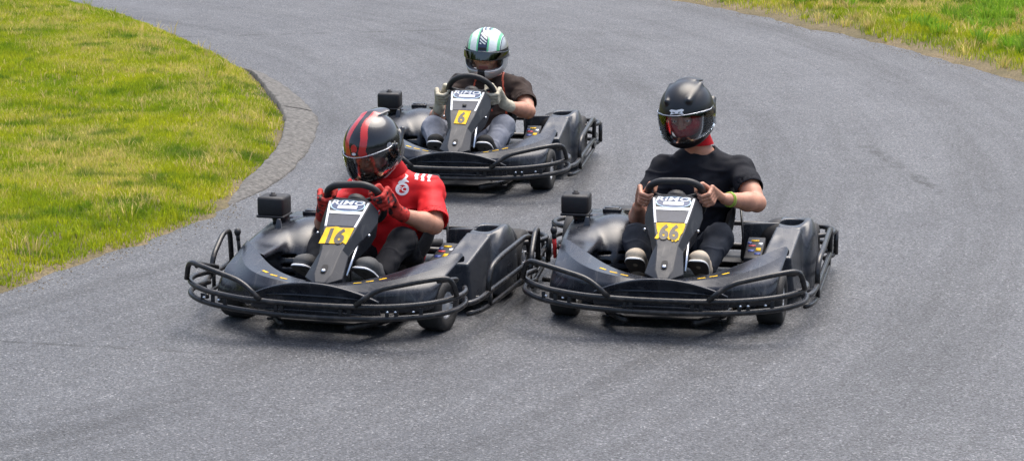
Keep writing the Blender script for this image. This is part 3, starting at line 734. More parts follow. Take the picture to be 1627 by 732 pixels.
    # ---------- gloves
    if D.get('glove'):
        for S in ('R', 'L'):
            wr, G, tt, o = arms[S]; el = Vector(D['el' + S]); ctr = (wr + G) / 2
            f = Field(ctr - Vector((.14,) * 3), ctr + Vector((.14,) * 3), .0035)
            hand(f, wr, G, tt, o, -WN, .0180, .0026); f.cap(wr + (el - wr).normalized() * .045, wr + (G - wr) * .2, .037, .035, .02)
            e = wr + (el - wr).normalized() * .045; d = (el - wr).normalized()
            def pl(X, Y, Z): return -((X - e.x) * d.x + (Y - e.y) * d.y + (Z - e.z) * d.z)
            f.put(pl, e - Vector((.06,) * 3), e + Vector((.06,) * 3), .003, 's')
            V, F = f.mesh(1); Nn = vnormals(V, F); V = V + Nn * (.0012 * vnoise(V * 90, 4))[:, None]
            mi = None; mats = [D['glove']]
            if D.get('glove2'):
                C = V[F].mean(1); mi = ((vnoise(C * 60, 21) > .35)).astype(int); mats.append(D['glove2'])
            out('glove', V, F, mats, mi=mi)
    # ---------- balaclava
    if D.get('hood'):
        f = Field(HC - Vector((.17,) * 3), HC + Vector((.17,) * 3), .0035)
        if D['hood'][2] < .06:
            f.ell(hl((0, .008, .012)), Vector((.088, .102, .109)) * HS, HR, .02); f.ell(hl((0, -.032, -.055)), Vector((.063, .070, .066)) * HS, HR, .03)
            for s in (-1, 1): f.ell(hl((s * .048, -.060, -.024)), Vector((.030, .030, .030)) * HS, HR, .02)
            f.cap(hl((0, -.088, -.010)), hl((0, -.112, -.022)), .012 * HS, .015 * HS, .012)
        f.cap(hl((0, .02, -.06)), nk + up * .005, .074, .075, .03)
        if D['hood'][2] < .06: f.ell(hl((0, -.11, D['hood'][1])), Vector((.054, .075, D['hood'][2])) * HS, HR, .004, 's')
        V, F = f.mesh(1); out('balaclava', V, F, D['hood'][0])
    # ---------- helmet (built in its own frame, then posed)
    H = D['helmet']
    def outer(f, g=0., op='u', k=.03):
        f.ell((0, .012, .022), (.124 + g, .150 + g, .128 + g), None, k, op)
        if op == 'u':
            f.ell((0, -.040, -.062), (.100 + g, .118 + g, .078 + g), None, .07); f.ell((0, .045, -.050), (.108 + g, .104 + g, .085 + g), None, .05)
    f = Field((-.17, -.21, -.19), (.17, .21, .19), .003)
    outer(f)
    if H.get('spoiler'): f.hull([(-.07, .06, .138), (.07, .06, .138), (-.075, .150, .085), (.075, .150, .085), (-.05, .178, .10), (.05, .178, .10), (0, .1, .150)], .006, .02)
    for (a, b, r_) in H.get('ridges', []): f.cap(a, b, r_, r_, .012)
    OUT = f.D.copy()
    f.ell((0, .012, .012), (.098, .120, .104), None, .01, 's'); f.ell((0, -.030, -.07), (.072, .090, .075), None, .02, 's'); f.cap((0, .02, -.08), (0, .01, -.22), .088, .095, .02, 's')
    ez, eh, ew = H.get('port', (-.004, .047, .108))
    def port(X, Y, Z):
        zc = ez - .010 * np.minimum((X / .1) ** 2, 1.5)
        q = (np.abs(X / ew) ** 3.0 + np.abs((Z - zc) / eh) ** 3.0) ** (1 / 3.0) - 1
        return np.maximum(q * eh, Y + .012)
    f.put(port, (-.15, -.22, -.09), (.15, 0, .08), .005, 's')
    V, F = f.mesh(1); C = V[F].mean(1)
    inner = (np.linalg.norm((C - np.array([0, .012, .012])) / np.array([.103, .125, .109]), axis=1) < 1.0) | ((C[:, 2] < -.03) & (np.linalg.norm((C - np.array([0, -.030, -.07])) / np.array([.079, .097, .085]), axis=1) < 1.0))
    mi = H['paint'](C); mi[inner] = len(H['mats'])
    hm = out('helmet', [HC + HM @ (Vector(v) * HS) for v in V], F, H['mats'] + [MT['dark']], mi=mi)
    hb = bvh_of(V, F)
    # visor
    f = Field((-.17, -.21, -.15), (.17, .21, .15), .0025); outer(f)
    f.D = np.maximum(f.D - .0080, -(f.D - .0040)).astype(np.float32)
    def reg(X, Y, Z):
        zc = H.get('vz', ez) - .006 * np.minimum((X / .1) ** 2, 1.5); vh = H.get('vh', eh + .010)
        q = (np.abs(X / .150) ** 3 + np.abs((Z - zc) / vh) ** 3) ** (1 / 3.0) - 1
        return np.maximum(q * vh, Y - .020)
    sl, X, Y, Z = f._reg(f.lo, f.lo + f.h * f.n); rg = reg(X, Y, Z)
    f.D = np.maximum(f.D, rg[:f.n[0], :f.n[1], :f.n[2]]).astype(np.float32)
    V, F = f.mesh(1); out('visor', [HC + HM @ (Vector(v) * HS) for v in V], F, H['visor'], hm)
    vb = bvh_of(V, F)
    if H.get('rim'):
        m = MB(); P_ = []
        for th in np.linspace(-80, 80, 41):
            d = Vector((math.sin(R(th)), -math.cos(R(th)), 0)); x = .132 * d.x
            zc = H.get('vz', ez) - .006 * min((x / .1) ** 2, 1.5); vh = H.get('vh', eh + .010)
            z = zc + vh * max(1 - abs(x / .150) ** 3, .0) ** (1 / 3.) * .975
            h = vb.ray_cast(Vector((0, .012, z)) + d * .4, -d)
            if h[0] is not None: P_.append(h[0] + d * .0005)
        if len(P_) > 10: m.tube([HC + HM @ (q * HS) for q in P_], .0022, 6); out('visor_rim', m.v, m.f, H['rim'], hm)
    # visor edge seal
    m = MB(); L_ = []
    for a in np.linspace(0, 2 * math.pi, 65)[:-1]:
        cx, cz = ew * 1.04 * math.copysign(abs(math.cos(a)) ** .66, math.cos(a)), eh * 1.06 * math.copysign(abs(math.sin(a)) ** .66, math.sin(a))
        cz += ez - .010 * min((cx / .1) ** 2, 1.5)
        h = hb.ray_cast(Vector((cx, -.4, cz)), Vector((0, 1, 0)))
        if h[0] is not None and h[0].y < -.0: L_.append(h[0] + Vector((0, .001, 0)))
    if False:
        m.tube([HC + HM @ (p * HS) for p in L_], .0035, 6, closed=True); out('visor_seal', m.v, m.f, H.get('seal', MT['plastic']), hm)
    # visor pivots
    for s in (-1, 1):
        h = hb.ray_cast(Vector((s * .3, .012, .005)), Vector((-s, 0, 0)))
        if h[0] is not None:
            p = h[0]; m = MB(); m.tube([p + Vector((-s * .004, 0, 0)), p + Vector((s * .0075, 0, 0)), p + Vector((s * .010, 0, 0))], [.017, .017, .011], 18)
            out('visor_pivot', [HC + HM @ (Vector(v) * HS) for v in m.v], m.f, H.get('pivot', MT['matte']), hm)
    def hdec(name, V2, F2, O, ex, ey, mt):
        P, F_ = drape(V2, F2, O, ex, ey, hb, .0022, .008, .6)
        if F_: out(name, [HC + HM @ (Vector(v) * HS) for v in P], F_, mt, hm)
    def sdec(name, V2, F2, O, ex, ey, mt):
        P, F_ = drape(V2, F2, O, ex, ey, sb, .0025, .010, .9)
        if F_: out(name, P, F_, mt, shirt)
    return dict(root=root, hdec=hdec, sdec=sdec, out=out, hl=hl, arms=arms, shirt=shirt, body=body)
# ================================================================== CAMERA GEOMETRY (photo pixels <-> ground)
FPX = 4000.; CH = 3.04; PIT = math.atan((366 + 507) / FPX)
sP, cP = math.sin(PIT), math.cos(PIT)
def ground(u, v, z=0.):
    x = (u - 813.5) / FPX; y = (v - 366) / FPX
    r = (x, cP - y * sP, -sP - y * cP); t = (z - CH) / r[2]
    return Vector((r[0] * t, r[1] * t, z))
cd = bpy.data.cameras.new('camera'); cam = bpy.data.objects.new('camera', cd); COL.objects.link(cam)
cam.location = (0, 0, CH); cam.rotation_euler = (math.pi / 2 - PIT, 0, 0)
cd.sensor_width = 36; cd.lens = FPX / 1627 * 36; cd.clip_start = .1; cd.clip_end = 2000
scene.camera = cam

# ================================================================== GROUND
LEFT_EDGE = [ground(*p) for p in [(0, 466), (60, 447), (150, 410), (230, 387), (290, 363), (338, 342), (362, 322), (380, 303), (412, 279), (437, 250), (451, 222), (456, 197), (447, 175), (424, 147), (398, 118), (340, 86), (270, 55), (200, 28), (95, 0)]]
LP = [(-60, 1), (-20, 6), (-6, 10.9), (-4, 11.8)] + [(p.x, p.y) for p in LEFT_EDGE] + [(-5.6, 27.5), (-9, 35), (-16, 48), (-60, 95)]
RIGHT_EDGE = [ground(*p) for p in [(1627, 131), (1519, 102), (1457, 84), (1396, 70), (1334, 53), (1277, 45), (1232, 30), (1170, 20), (1068, 0)]]
RP = [(60, 3), (14, 13.2), (7, 17.1), (5.1, 18.5)] + [(p.x, p.y) for p in RIGHT_EDGE] + [(.3, 26.8), (-3, 33), (-10, 47), (-50, 100), (60, 100)]
def in_poly(P, poly):
    x, y = P[:, 0], P[:, 1]; r = np.zeros(len(P), bool); n = len(poly)
    for i in range(n):
        x1, y1 = poly[i]; x2, y2 = poly[(i + 1) % n]
        c = ((y1 > y) != (y2 > y)) & (x < (x2 - x1) * (y - y1) / ((y2 - y1) if y2 != y1 else 1e-9) + x1); r ^= c
    return r
def sdist(P, poly):
    d = np.full(len(P), 1e9); n = len(poly)
    for i in range(n):
        a = np.array(poly[i]); b = np.array(poly[(i + 1) % n]); ab = b - a
        t = np.clip(((P - a) @ ab) / max(ab @ ab, 1e-9), 0, 1); q = P - (a + t[:, None] * ab); d = np.minimum(d, np.hypot(q[:, 0], q[:, 1]))
    return np.where(in_poly(P, poly), d, -d)
KERB_IN = [(362, 323), (372, 313), (384, 301), (413, 278), (438, 249), (452, 221), (457, 197), (447, 174), (424, 146), (400, 118), (380, 106)]
KERB_OUT = [(364, 325), (386, 317), (420, 303), (463, 272), (491, 238), (504, 207), (506, 190), (490, 168), (452, 137), (418, 118), (384, 106)]
def gheight(P):
    w = .035 * vnoise(P * 2.2, 5) + .03 * vnoise(P * 7, 6) + .02 * vnoise(P * 19, 7)
    h = np.full(len(P), -.03)
    for poly, top in ((LP, .055), (RP, .05)):
        s = sdist(P, poly); s2 = s + w
        hh = np.clip(s2 * .35, -.03, .02) + top * np.clip((s - .05) / .35, 0, 1) ** 1.3 + .02 * vnoise(P * 1.5, 9) * np.clip(s, 0, 1) + .008 * vnoise(P * 12, 8) * np.clip(s * 3, 0, 1)
        hh = hh + (np.clip(s - 1, 0, 30) * .02 if poly is RP else 0)
        h = np.maximum(h, hh)
    return h
gx = np.unique(np.r_[np.linspace(-600, -14, 30), np.arange(-14, -6, .25), np.arange(-6, -.9, .06), np.arange(-.9, 1, .3), np.arange(1, 6, .07), np.arange(6, 14, .3), np.linspace(14, 600, 30)])
gy = np.unique(np.r_[np.linspace(-600, 6, 30), np.arange(6, 11, .2), np.arange(11, 26, .06), np.arange(26, 34, .25), np.linspace(34, 900, 40)])
XX, YY = np.meshgrid(gx, gy); P2 = np.c_[XX.ravel(), YY.ravel()]; ZZ = gheight(P2)
nx_, ny_ = len(gx), len(gy); I = np.arange(nx_ * ny_).reshape(ny_, nx_)
F = np.stack([I[:-1, :-1], I[:-1, 1:], I[1:, 1:], I[1:, :-1]], -1).reshape(-1, 4)
def soil_mat():
    m, nt, b = newmat('soil'); L = nt.links.new; tc = N(nt, 'ShaderNodeTexCoord')
    n1 = N(nt, 'ShaderNodeTexNoise', Scale=1.3, Detail=8., Roughness=.7); n2 = N(nt, 'ShaderNodeTexNoise', Scale=60., Detail=5., Roughness=.7)
    L(tc.outputs['Object'], n1.inputs['Vector']); L(tc.outputs['Object'], n2.inputs['Vector'])
    c1 = N(nt, 'ShaderNodeValToRGB'); e = c1.color_ramp.elements; e[0].position = .3; e[0].color = (.075, .075, .030, 1); e[1].position = .7; e[1].color = (.235, .185, .11, 1)
    c2 = N(nt, 'ShaderNodeValToRGB'); e = c2.color_ramp.elements; e[0].position = .35; e[0].color = (.35, .33, .3, 1); e[1].position = .7; e[1].color = (1.4, 1.3, 1.2, 1)
    L(n1.outputs['Fac'], c1.inputs['Fac']); L(n2.outputs['Fac'], c2.inputs['Fac'])
    mx = N(nt, 'ShaderNodeMix', data_type='RGBA', blend_type='MULTIPLY'); mx.inputs[0].default_value = .8
    L(c1.outputs[0], mx.inputs[6]); L(c2.outputs[0], mx.inputs[7]); L(mx.outputs[2], b.inputs['Base Color']); b.inputs['Roughness'].default_value = .95
    bp = N(nt, 'ShaderNodeBump', Strength=.8, Distance=.01); L(n2.outputs['Fac'], bp.inputs['Height']); L(bp.outputs[0], b.inputs['Normal']); return m
mesh_obj('ground', np.c_[P2, ZZ], F, soil_mat(), kind='structure')

def asphalt_mat():
    m, nt, b = newmat('asphalt'); L = nt.links.new; tc = N(nt, 'ShaderNodeTexCoord'); O = tc.outputs['Object']
    def ramp(src, stops):
        r = N(nt, 'ShaderNodeValToRGB'); els = r.color_ramp.elements
        while len(els) < len(stops): els.new(.5)
        for e, (p, c) in zip(els, stops): e.position = p; e.color = (*c, 1) if len(c) == 3 else c
        L(src, r.inputs['Fac']); return r.outputs['Color']
    def mul(a, b_, f=1.):
        x = N(nt, 'ShaderNodeMix', data_type='RGBA', blend_type='MULTIPLY')
        if isinstance(f, float): x.inputs[0].default_value = f
        else: L(f, x.inputs[0])
        L(a, x.inputs[6]); L(b_, x.inputs[7]); return x.outputs[2]
    def math_(op, a, b_=None, c=None):
        x = N(nt, 'ShaderNodeMath', operation=op)
        for i, q in enumerate((a, b_, c)):
            if q is None: continue
            if isinstance(q, (int, float)): x.inputs[i].default_value = q
            else: L(q, x.inputs[i])
        return x.outputs[0]
    g = lambda v: (v, v, v)
    vo = N(nt, 'ShaderNodeTexVoronoi', Scale=130.); L(O, vo.inputs['Vector'])
    sep = N(nt, 'ShaderNodeSeparateColor'); L(vo.outputs['Color'], sep.inputs[0])
    stone = ramp(sep.outputs[0], [(0., (.044, .047, .053)), (.45, (.073, .077, .086)), (.80, (.100, .105, .115)), (.95, (.145, .150, .160)), (1., (.25, .255, .265))])
    n0 = N(nt, 'ShaderNodeTexNoise', Scale=70., Detail=3., Roughness=.8); L(O, n0.inputs['Vector'])
    c = mul(stone, ramp(n0.outputs['Fac'], [(.32, g(.38)), (.62, g(1.25))]), .95)
    n1 = N(nt, 'ShaderNodeTexNoise', Scale=.9, Detail=7., Roughness=.62); L(O, n1.inputs['Vector'])
    c = mul(c, ramp(n1.outputs['Fac'], [(.3, (.80, .80, .81)), (.7, (1.13, 1.12, 1.10))]))
    n4 = N(nt, 'ShaderNodeTexNoise', Scale=7., Detail=5., Roughness=.65); L(O, n4.inputs['Vector'])
    c = mul(c, ramp(n4.outputs['Fac'], [(.3, g(.88)), (.7, g(1.1))]))
    # tyre-darkened arcs round the bend: rings about a centre left of the track
    sx = N(nt, 'ShaderNodeSeparateXYZ'); L(O, sx.inputs[0])
    dx = math_('ADD', sx.outputs[0], 6.6); dy = math_('ADD', sx.outputs[1], -17.0)
    rad = math_('SQRT', math_('ADD', math_('MULTIPLY', dx, dx), math_('MULTIPLY', math_('MULTIPLY', dy, dy), .62)))
    ang = math_('ARCTAN2', dy, dx)
    cv = N(nt, 'ShaderNodeCombineXYZ'); L(rad, cv.inputs[0]); L(math_('MULTIPLY', ang, .55), cv.inputs[1])
    n2 = N(nt, 'ShaderNodeTexNoise', Scale=2.0, Detail=7., Roughness=.68); L(cv.outputs[0], n2.inputs['Vector'])
    c = mul(c, ramp(n2.outputs['Fac'], [(.34, g(.62)), (.48, g(.97)), (.68, g(1.13))]))
    n3 = N(nt, 'ShaderNodeTexNoise', Scale=12., Detail=5., Roughness=.7); L(cv.outputs[0], n3.inputs['Vector'])
    c = mul(c, ramp(n3.outputs['Fac'], [(.32, g(.84)), (.6, g(1.04))]))
    # seams, cracks and marks
    nw = N(nt, 'ShaderNodeTexNoise', Scale=3.5, Detail=5., Roughness=.7); L(O, nw.inputs['Vector'])
    wob = math_('MULTIPLY', math_('SUBTRACT', nw.outputs['Fac'], .5), .14)
    nb = N(nt, 'ShaderNodeTexNoise', Scale=5., Detail=4.); L(O, nb.inputs['Vector'])
    def line(p, q, w, dark, wamp=1., soft=0.):
        nonlocal c
        p, q = ground(*p), ground(*q); d = (q - p); Ln = d.length; d.normalize()
        rx = math_('SUBTRACT', sx.outputs[0], p.x); ry = math_('SUBTRACT', sx.outputs[1], p.y)
        al = math_('ADD', math_('MULTIPLY', rx, d.x), math_('MULTIPLY', ry, d.y))
        ac = math_('ADD', math_('MULTIPLY', rx, -d.y), math_('MULTIPLY', ry, d.x))
        ac = math_('ABSOLUTE', math_('ADD', ac, math_('MULTIPLY', wob, wamp)))
        mr = N(nt, 'ShaderNodeMapRange'); mr.inputs[1].default_value = w * .4; mr.inputs[2].default_value = w; mr.inputs[3].default_value = 1; mr.inputs[4].default_value = 0; L(ac, mr.inputs[0])
        me_ = math_('LESS_THAN', math_('ABSOLUTE', math_('SUBTRACT', al, Ln / 2)), Ln / 2)
        br = N(nt, 'ShaderNodeMapRange'); br.inputs[1].default_value = .40; br.inputs[2].default_value = .55; L(nb.outputs['Fac'], br.inputs[0])
        f = math_('MULTIPLY', math_('MULTIPLY', mr.outputs[0], me_), br.outputs[0])
        dk = N(nt, 'ShaderNodeRGB'); dk.outputs[0].default_value = (*g(dark), 1)
        c = mul(c, dk.outputs[0], f)
    line((285, 59), (775, 46), .040, .35, .4); line((640, 34), (1080, 62), .30, .80, 2.5); line((690, 80), (1010, 78), .22, .84, 2.5); line((700, 48), (1060, 56), .015, .75, .5)
    line((-100, 536), (360, 562), .022, .45, .6); line((485, 243), (560, 238), .014, .6, .4); line((-50, 690), (500, 640), .012, .8, .7)
    line((1365, 228), (1490, 300), .055, .48, 1.2); line((1405, 255), (1500, 310), .030, .66, 1.2); line((1100, 600), (1240, 560), .10, .84, 2.); line((1180, 410), (1400, 560), .06, .9, 2.)
    L(c, b.inputs['Base Color']); b.inputs['Roughness'].default_value = .62; b.inputs['Specular IOR Level'].default_value = .5
    rr = N(nt, 'ShaderNodeMapRange'); rr.inputs[3].default_value = .5; rr.inputs[4].default_value = .8; L(sep.outputs[1], rr.inputs[0]); L(rr.outputs[0], b.inputs['Roughness'])
    bp = N(nt, 'ShaderNodeBump', Strength=.55, Distance=.004); L(vo.outputs['Distance'], bp.inputs['Height']); bp.invert = True
    bp2 = N(nt, 'ShaderNodeBump', Strength=.5, Distance=.006); L(n0.outputs['Fac'], bp2.inputs['Height']); L(bp.outputs[0], bp2.inputs['Normal']); L(bp2.outputs[0], b.inputs['Normal'])
    return m
m = MB(); m.add([(-62, -30, 0), (62, -30, 0), (62, 100, 0), (-62, 100, 0)], [[0, 1, 2, 3]]); m.build('race_track', asphalt_mat(), None, kind='structure', smooth=False)

# kerb: a worn concrete strip that rises towards the grass
def resample(P, n):
    P = np.array([[p.x, p.y] for p in P]); d = np.r_[0, np.cumsum(np.hypot(*np.diff(P, axis=0).T))]; s = np.linspace(0, d[-1], n)
    Q = np.c_[np.interp(s, d, P[:, 0]), np.interp(s, d, P[:, 1])]
    for _ in range(6): Q[1:-1] = Q[1:-1] * .5 + (Q[:-2] + Q[2:]) * .25
    return Q
KI = resample([ground(*p) for p in KERB_IN], 150); KO = resample([ground(*p) for p in KERB_OUT], 150)
rows = []
for i in range(150):
    e = min(1, i / 16, (149 - i) / 16); row = []
    for t, z in ((0, -.02), (.0, .003), (.06, .008), (.25, .018), (.5, .028), (.75, .036), (.97, .042), (1.04, .040), (1.1, -.01)):
        p = KO[i] + (KI[i] - KO[i]) * t; row.append((p[0], p[1], max(z * e + .002 * (z > 0), -.02)))
    rows.append(row)
V = np.array([p for r in rows for p in r]); nv = vnoise(V * 30, 3); nv2 = vnoise(V * 9, 13); V[:, 2] += (V[:, 2] > .008) * (nv * .0035 + nv2 * .004)
V[:, 0] += vnoise(V * 11, 33) * .010; V[:, 1] += vnoise(V * 11, 34) * .010
m = MB(); m.sheet(rows)
kc = mat('worn_concrete', (.045, .042, .038), .85, var=.1, vs=34, col2=(.15, .143, .13), bump=.8, bs=55, thr=(.36, .66))
mesh_obj('kerb', V, m.f, kc, kind='structure')
# joints across the kerb
jm = MB()
for i in (46, 88, 122):
    P = []
    for t, z in ((.03, .008), (.25, .021), (.5, .031), (.75, .039), (.97, .045)):
        a = KO[i] + (KI[i] - KO[i]) * t; P.append((a[0] + .01 * math.sin(i * t * 7), a[1], z * min(1, i / 16, (149 - i) / 16) - .003))
    jm.tube(P, .0035, 6)
jm.build('kerb_joint', MT['dark'], None, kind='structure')

# ================================================================== GRASS (stuff)
def blades(P, h, w, col, name, tip_white=0., lean=.45, splay=None):
    n = len(P); a = rng.uniform(0, 2 * np.pi, n); ln = rng.uniform(.05, lean, n) * h; da = rng.uniform(0, 2 * np.pi, n)
    if splay is not None: da = splay
    dx, dy = np.cos(da) * ln, np.sin(da) * ln; wx, wy = np.cos(a) * w / 2, np.sin(a) * w / 2
    V = np.empty((n, 5, 3), np.float32)
    V[:, 0] = P + np.c_[-wx, -wy, np.zeros(n) - .004]; V[:, 1] = P + np.c_[wx, wy, np.zeros(n) - .004]
    mid = P + np.c_[dx * .35, dy * .35, h * .6]
    V[:, 2] = mid + np.c_[wx * .75, wy * .75, np.zeros(n)]; V[:, 3] = mid - np.c_[wx * .75, wy * .75, np.zeros(n)]
    V[:, 4] = P + np.c_[dx, dy, h * np.sqrt(np.clip(1 - (ln / h) ** 2 * .5, .3, 1))]
    me = bpy.data.meshes.new(name); me.vertices.add(n * 5); me.vertices.foreach_set('co', V.ravel())
    b0 = (np.arange(n) * 5)[:, None]; L4 = b0 + np.array([0, 1, 2, 3]); L3 = b0 + np.array([3, 2, 4])
    lv = np.concatenate([L4, L3], 1).ravel().astype(np.int32); me.loops.add(n * 7); me.loops.foreach_set('vertex_index', lv)
    me.polygons.add(n * 2); st = (np.arange(n) * 7)[:, None] + np.array([0, 4]); me.polygons.foreach_set('loop_start', st.ravel().astype(np.int32))
    me.polygons.foreach_set('loop_total', np.tile([4, 3], n).astype(np.int32)); me.update(calc_edges=True)
    at = me.color_attributes.new('col', 'FLOAT_COLOR', 'POINT'); cc = np.ones((n, 5, 4), np.float32); cc[:, :, :3] = col[:, None, :]
    at.data.foreach_set('color', cc.ravel()); o = bpy.data.objects.new(name, me); me.materials.append(GM); return o
m_, nt, b = newmat('grass_blade'); GM = m_; at = N(nt, 'ShaderNodeAttribute', attribute_name='col'); nt.links.new(at.outputs['Color'], b.inputs['Base Color'])
b.inputs['Roughness'].default_value = .55; b.inputs['Specular IOR Level'].default_value = .25
tl = N(nt, 'ShaderNodeBsdfTranslucent'); nt.links.new(at.outputs['Color'], tl.inputs['Color']); mx = N(nt, 'ShaderNodeMixShader'); mx.inputs[0].default_value = .45
nt.links.new(b.outputs[0], mx.inputs[1]); nt.links.new(tl.outputs[0], mx.inputs[2]); nt.links.new(mx.outputs[0], nt.nodes['Material Output'].inputs['Surface'])
GREEN = np.array([.22, .33, .012]); LIME = np.array([.47, .50, .022]); STRAW = np.array([.70, .57, .20]); DEEP = np.array([.10, .21, .015])
def scatter(poly, box, n, edge_bare):
    P = np.c_[rng.uniform(box[0], box[1], n), rng.uniform(box[2], box[3], n)]
    s = sdist(P, poly); big = vnoise(P * 1.1, 21) * .5 + vnoise(P * 3.1, 22) * .35 + vnoise(P * 9, 23) * .3
    prob = np.clip((s + .05 * vnoise(P * 5, 24) - edge_bare[0]) / edge_bare[1], 0, 1)
    keep = (rng.uniform(0, 1, n) < prob * np.clip(.85 + .5 * big, .25, 1)) & (s > 0.0)
    P = P[keep]; s = s[keep]; big = big[keep]; return np.c_[P, gheight(P)], s, big
def colours(P, s, big, dry):
    n = len(P); q = P[:, :2]
    k = np.clip(.5 + .9 * (vnoise(q * 1.7, 31) * .5 + vnoise(q * 5, 32) * .4) + rng.normal(0, .16, n), 0, 1)[:, None]
    c = GREEN * (1 - k) + LIME * k
    d = np.clip(.5 * vnoise(np.c_[q[:, 0] * 1.4 + q[:, 1] * .5, q[:, 1] * .35 - q[:, 0] * .2], 33) + .45 * vnoise(q * 4.3, 34) + dry, 0, 1) * .9
    isd = rng.uniform(0, 1, n) < d; kk = rng.uniform(.35, 1, n)[:, None]; c = np.where(isd[:, None], c * (1 - kk) + STRAW * kk, c)
    dk = np.clip(vnoise(q * 6.5, 35) * 1.4 - .45, 0, 1)[:, None]; c = c * (1 - dk) + DEEP * dk
    return np.clip(c * rng.uniform(.72, 1.25, n)[:, None], 0, 1)
P, s, big = scatter(LP, (-7.6, -1.3, 11.6, 27), 1150000, (.0, .09))
c = colours(P, s, big, .27); hh = np.clip(.038 + .012 * big + rng.normal(0, .009, len(P)), .015, .08) * np.clip(.5 + s * 3, .5, 1)
o = blades(P, hh, rng.uniform(.0035, .007, len(P)), c, 'grass', lean=.75); link(o, kind='stuff', label='mown yellow green grass with straw coloured patches inside the bend', cat='grass')
# taller tufts and dry stalks on the inner edge
T = []; TC = []; TH = []; SP = []
def tufts(poly, box, n, smin, smax, hmin, hmax, nb, colA, colB, thresh=-9, seed=51):
    P = np.c_[rng.uniform(box[0], box[1], n), rng.uniform(box[2], box[3], n)]; s = sdist(P, poly)
    ok = (s > smin) & (s < smax) & (vnoise(P * 2.2, seed) > thresh); P = P[ok]
    for p in P:
        k = int(rng.integers(nb // 2, nb)); r = rng.uniform(.02, .06); a = rng.uniform(0, 2 * np.pi, k); q = np.sqrt(rng.uniform(0, 1, k)) * r
        T.append(np.c_[p[0] + np.cos(a) * q, p[1] + np.sin(a) * q]); SP.append(a); hm = rng.uniform(hmin, hmax); TH.append(hm * rng.uniform(.6, 1.1, k))
        f = rng.uniform(0, 1, (k, 1)); base = colA * (1 - f) + colB * f; TC.append(base * rng.uniform(.75, 1.2))
def flush(name, lab, lean=.9, w=(.004, .008)):
    global T, TC, TH, SP
    P = np.concatenate(T); P = np.c_[P, gheight(P)]; c = np.concatenate(TC); h = np.concatenate(TH); sp = np.concatenate(SP)
    o = blades(P, h, rng.uniform(*w, len(P)), np.clip(c, 0, 1), name, lean=lean, splay=sp); link(o, kind='stuff', label=lab, cat='grass'); T, TC, TH, SP = [], [], [], []
tufts(LP, (-6, -1.3, 11.8, 25), 1500, .06, .45, .05, .11, 30, GREEN, LIME * 1.05, -.1)
tufts(LP, (-6, -1.3, 11.8, 25), 1100, .05, .5, .07, .15, 12, STRAW, STRAW * .8, .0, 52)
tufts(LP, (-6, -1.3, 11.8, 25), 900, .4, 6, .04, .07, 22, DEEP, GREEN, .2, 53)
tufts(LP, (-6, -1.3, 11.8, 25), 1800, .3, 6, .05, .09, 8, STRAW, STRAW * .9, -.3, 54)
flush('grass_tufts', 'longer tufts and dry stalks along the inner edge of the lawn')
P, s, big = scatter(RP, (.2, 7.5, 17.3, 27), 560000, (.05, .5))
c = colours(P, s, big, .48); hh = np.clip(.05 + .02 * big + rng.normal(0, .012, len(P)), .02, .10)
o = blades(P, hh, rng.uniform(.004, .008, len(P)), c, 'verge_grass', lean=.75); link(o, kind='stuff', label='patchy green grass on the outer verge with bare soil', cat='grass')
tufts(RP, (.2, 7.5, 17.3, 27), 4200, .45, 6, .08, .18, 42, np.array([.15, .32, .02]), np.array([.30, .45, .04]), .08, 61)
tufts(RP, (.2, 7.5, 17.3, 27), 1500, .15, 3, .06, .14, 20, STRAW, STRAW * .8, -.3, 62)
tufts(RP, (.2, 7.5, 17.3, 27), 1300, .1, .6, .03, .08, 20, GREEN, LIME, -.1, 63)
flush('verge_tufts', 'bright green weed tufts on the outer verge', w=(.006, .013))
# stones lying at the lawn edge
def stone(u, v, r, col, lab):
    p = ground(u, v, .0); z = float(gheight(np.array([[p.x, p.y]]))[0]); z = max(z, 0)
    f = Field((-.09, -.09, -.07), (.09, .09, .08), .006); f.hull([(rng.uniform(.6, 1) * r * math.cos(a) * math.cos(e), rng.uniform(.6, 1) * r * .8 * math.sin(a) * math.cos(e), rng.uniform(.6, 1) * r * .7 * math.sin(e)) for a in np.linspace(0, 5.6, 6) for e in (-.8, 0, .8)], .006)
    V, F = f.mesh(1); mesh_obj('stone', V, F, mat('stone_face', col, .8, var=.25, vs=40, bump=.4), None, loc=(p.x, p.y, z + r * .35), label=lab, cat='stone')
stone(178, 383, .036, (.03, .03, .033), 'small black stone lying in the ragged edge of the lawn')
stone(310, 329, .028, (.16, .18, .22), 'small bluish grey stone near the tip of the lawn')
stone(120, 384, .024, (.10, .12, .16), 'small slate grey stone half hidden in the grass, left of the black stone')
stone(386, 349, .011, (.6, .6, .58), 'tiny white pebble on the asphalt beside the lawn')
stone(1558, 118, .016, (.6, .58, .54), 'small pale pebble on the asphalt by the outer verge')
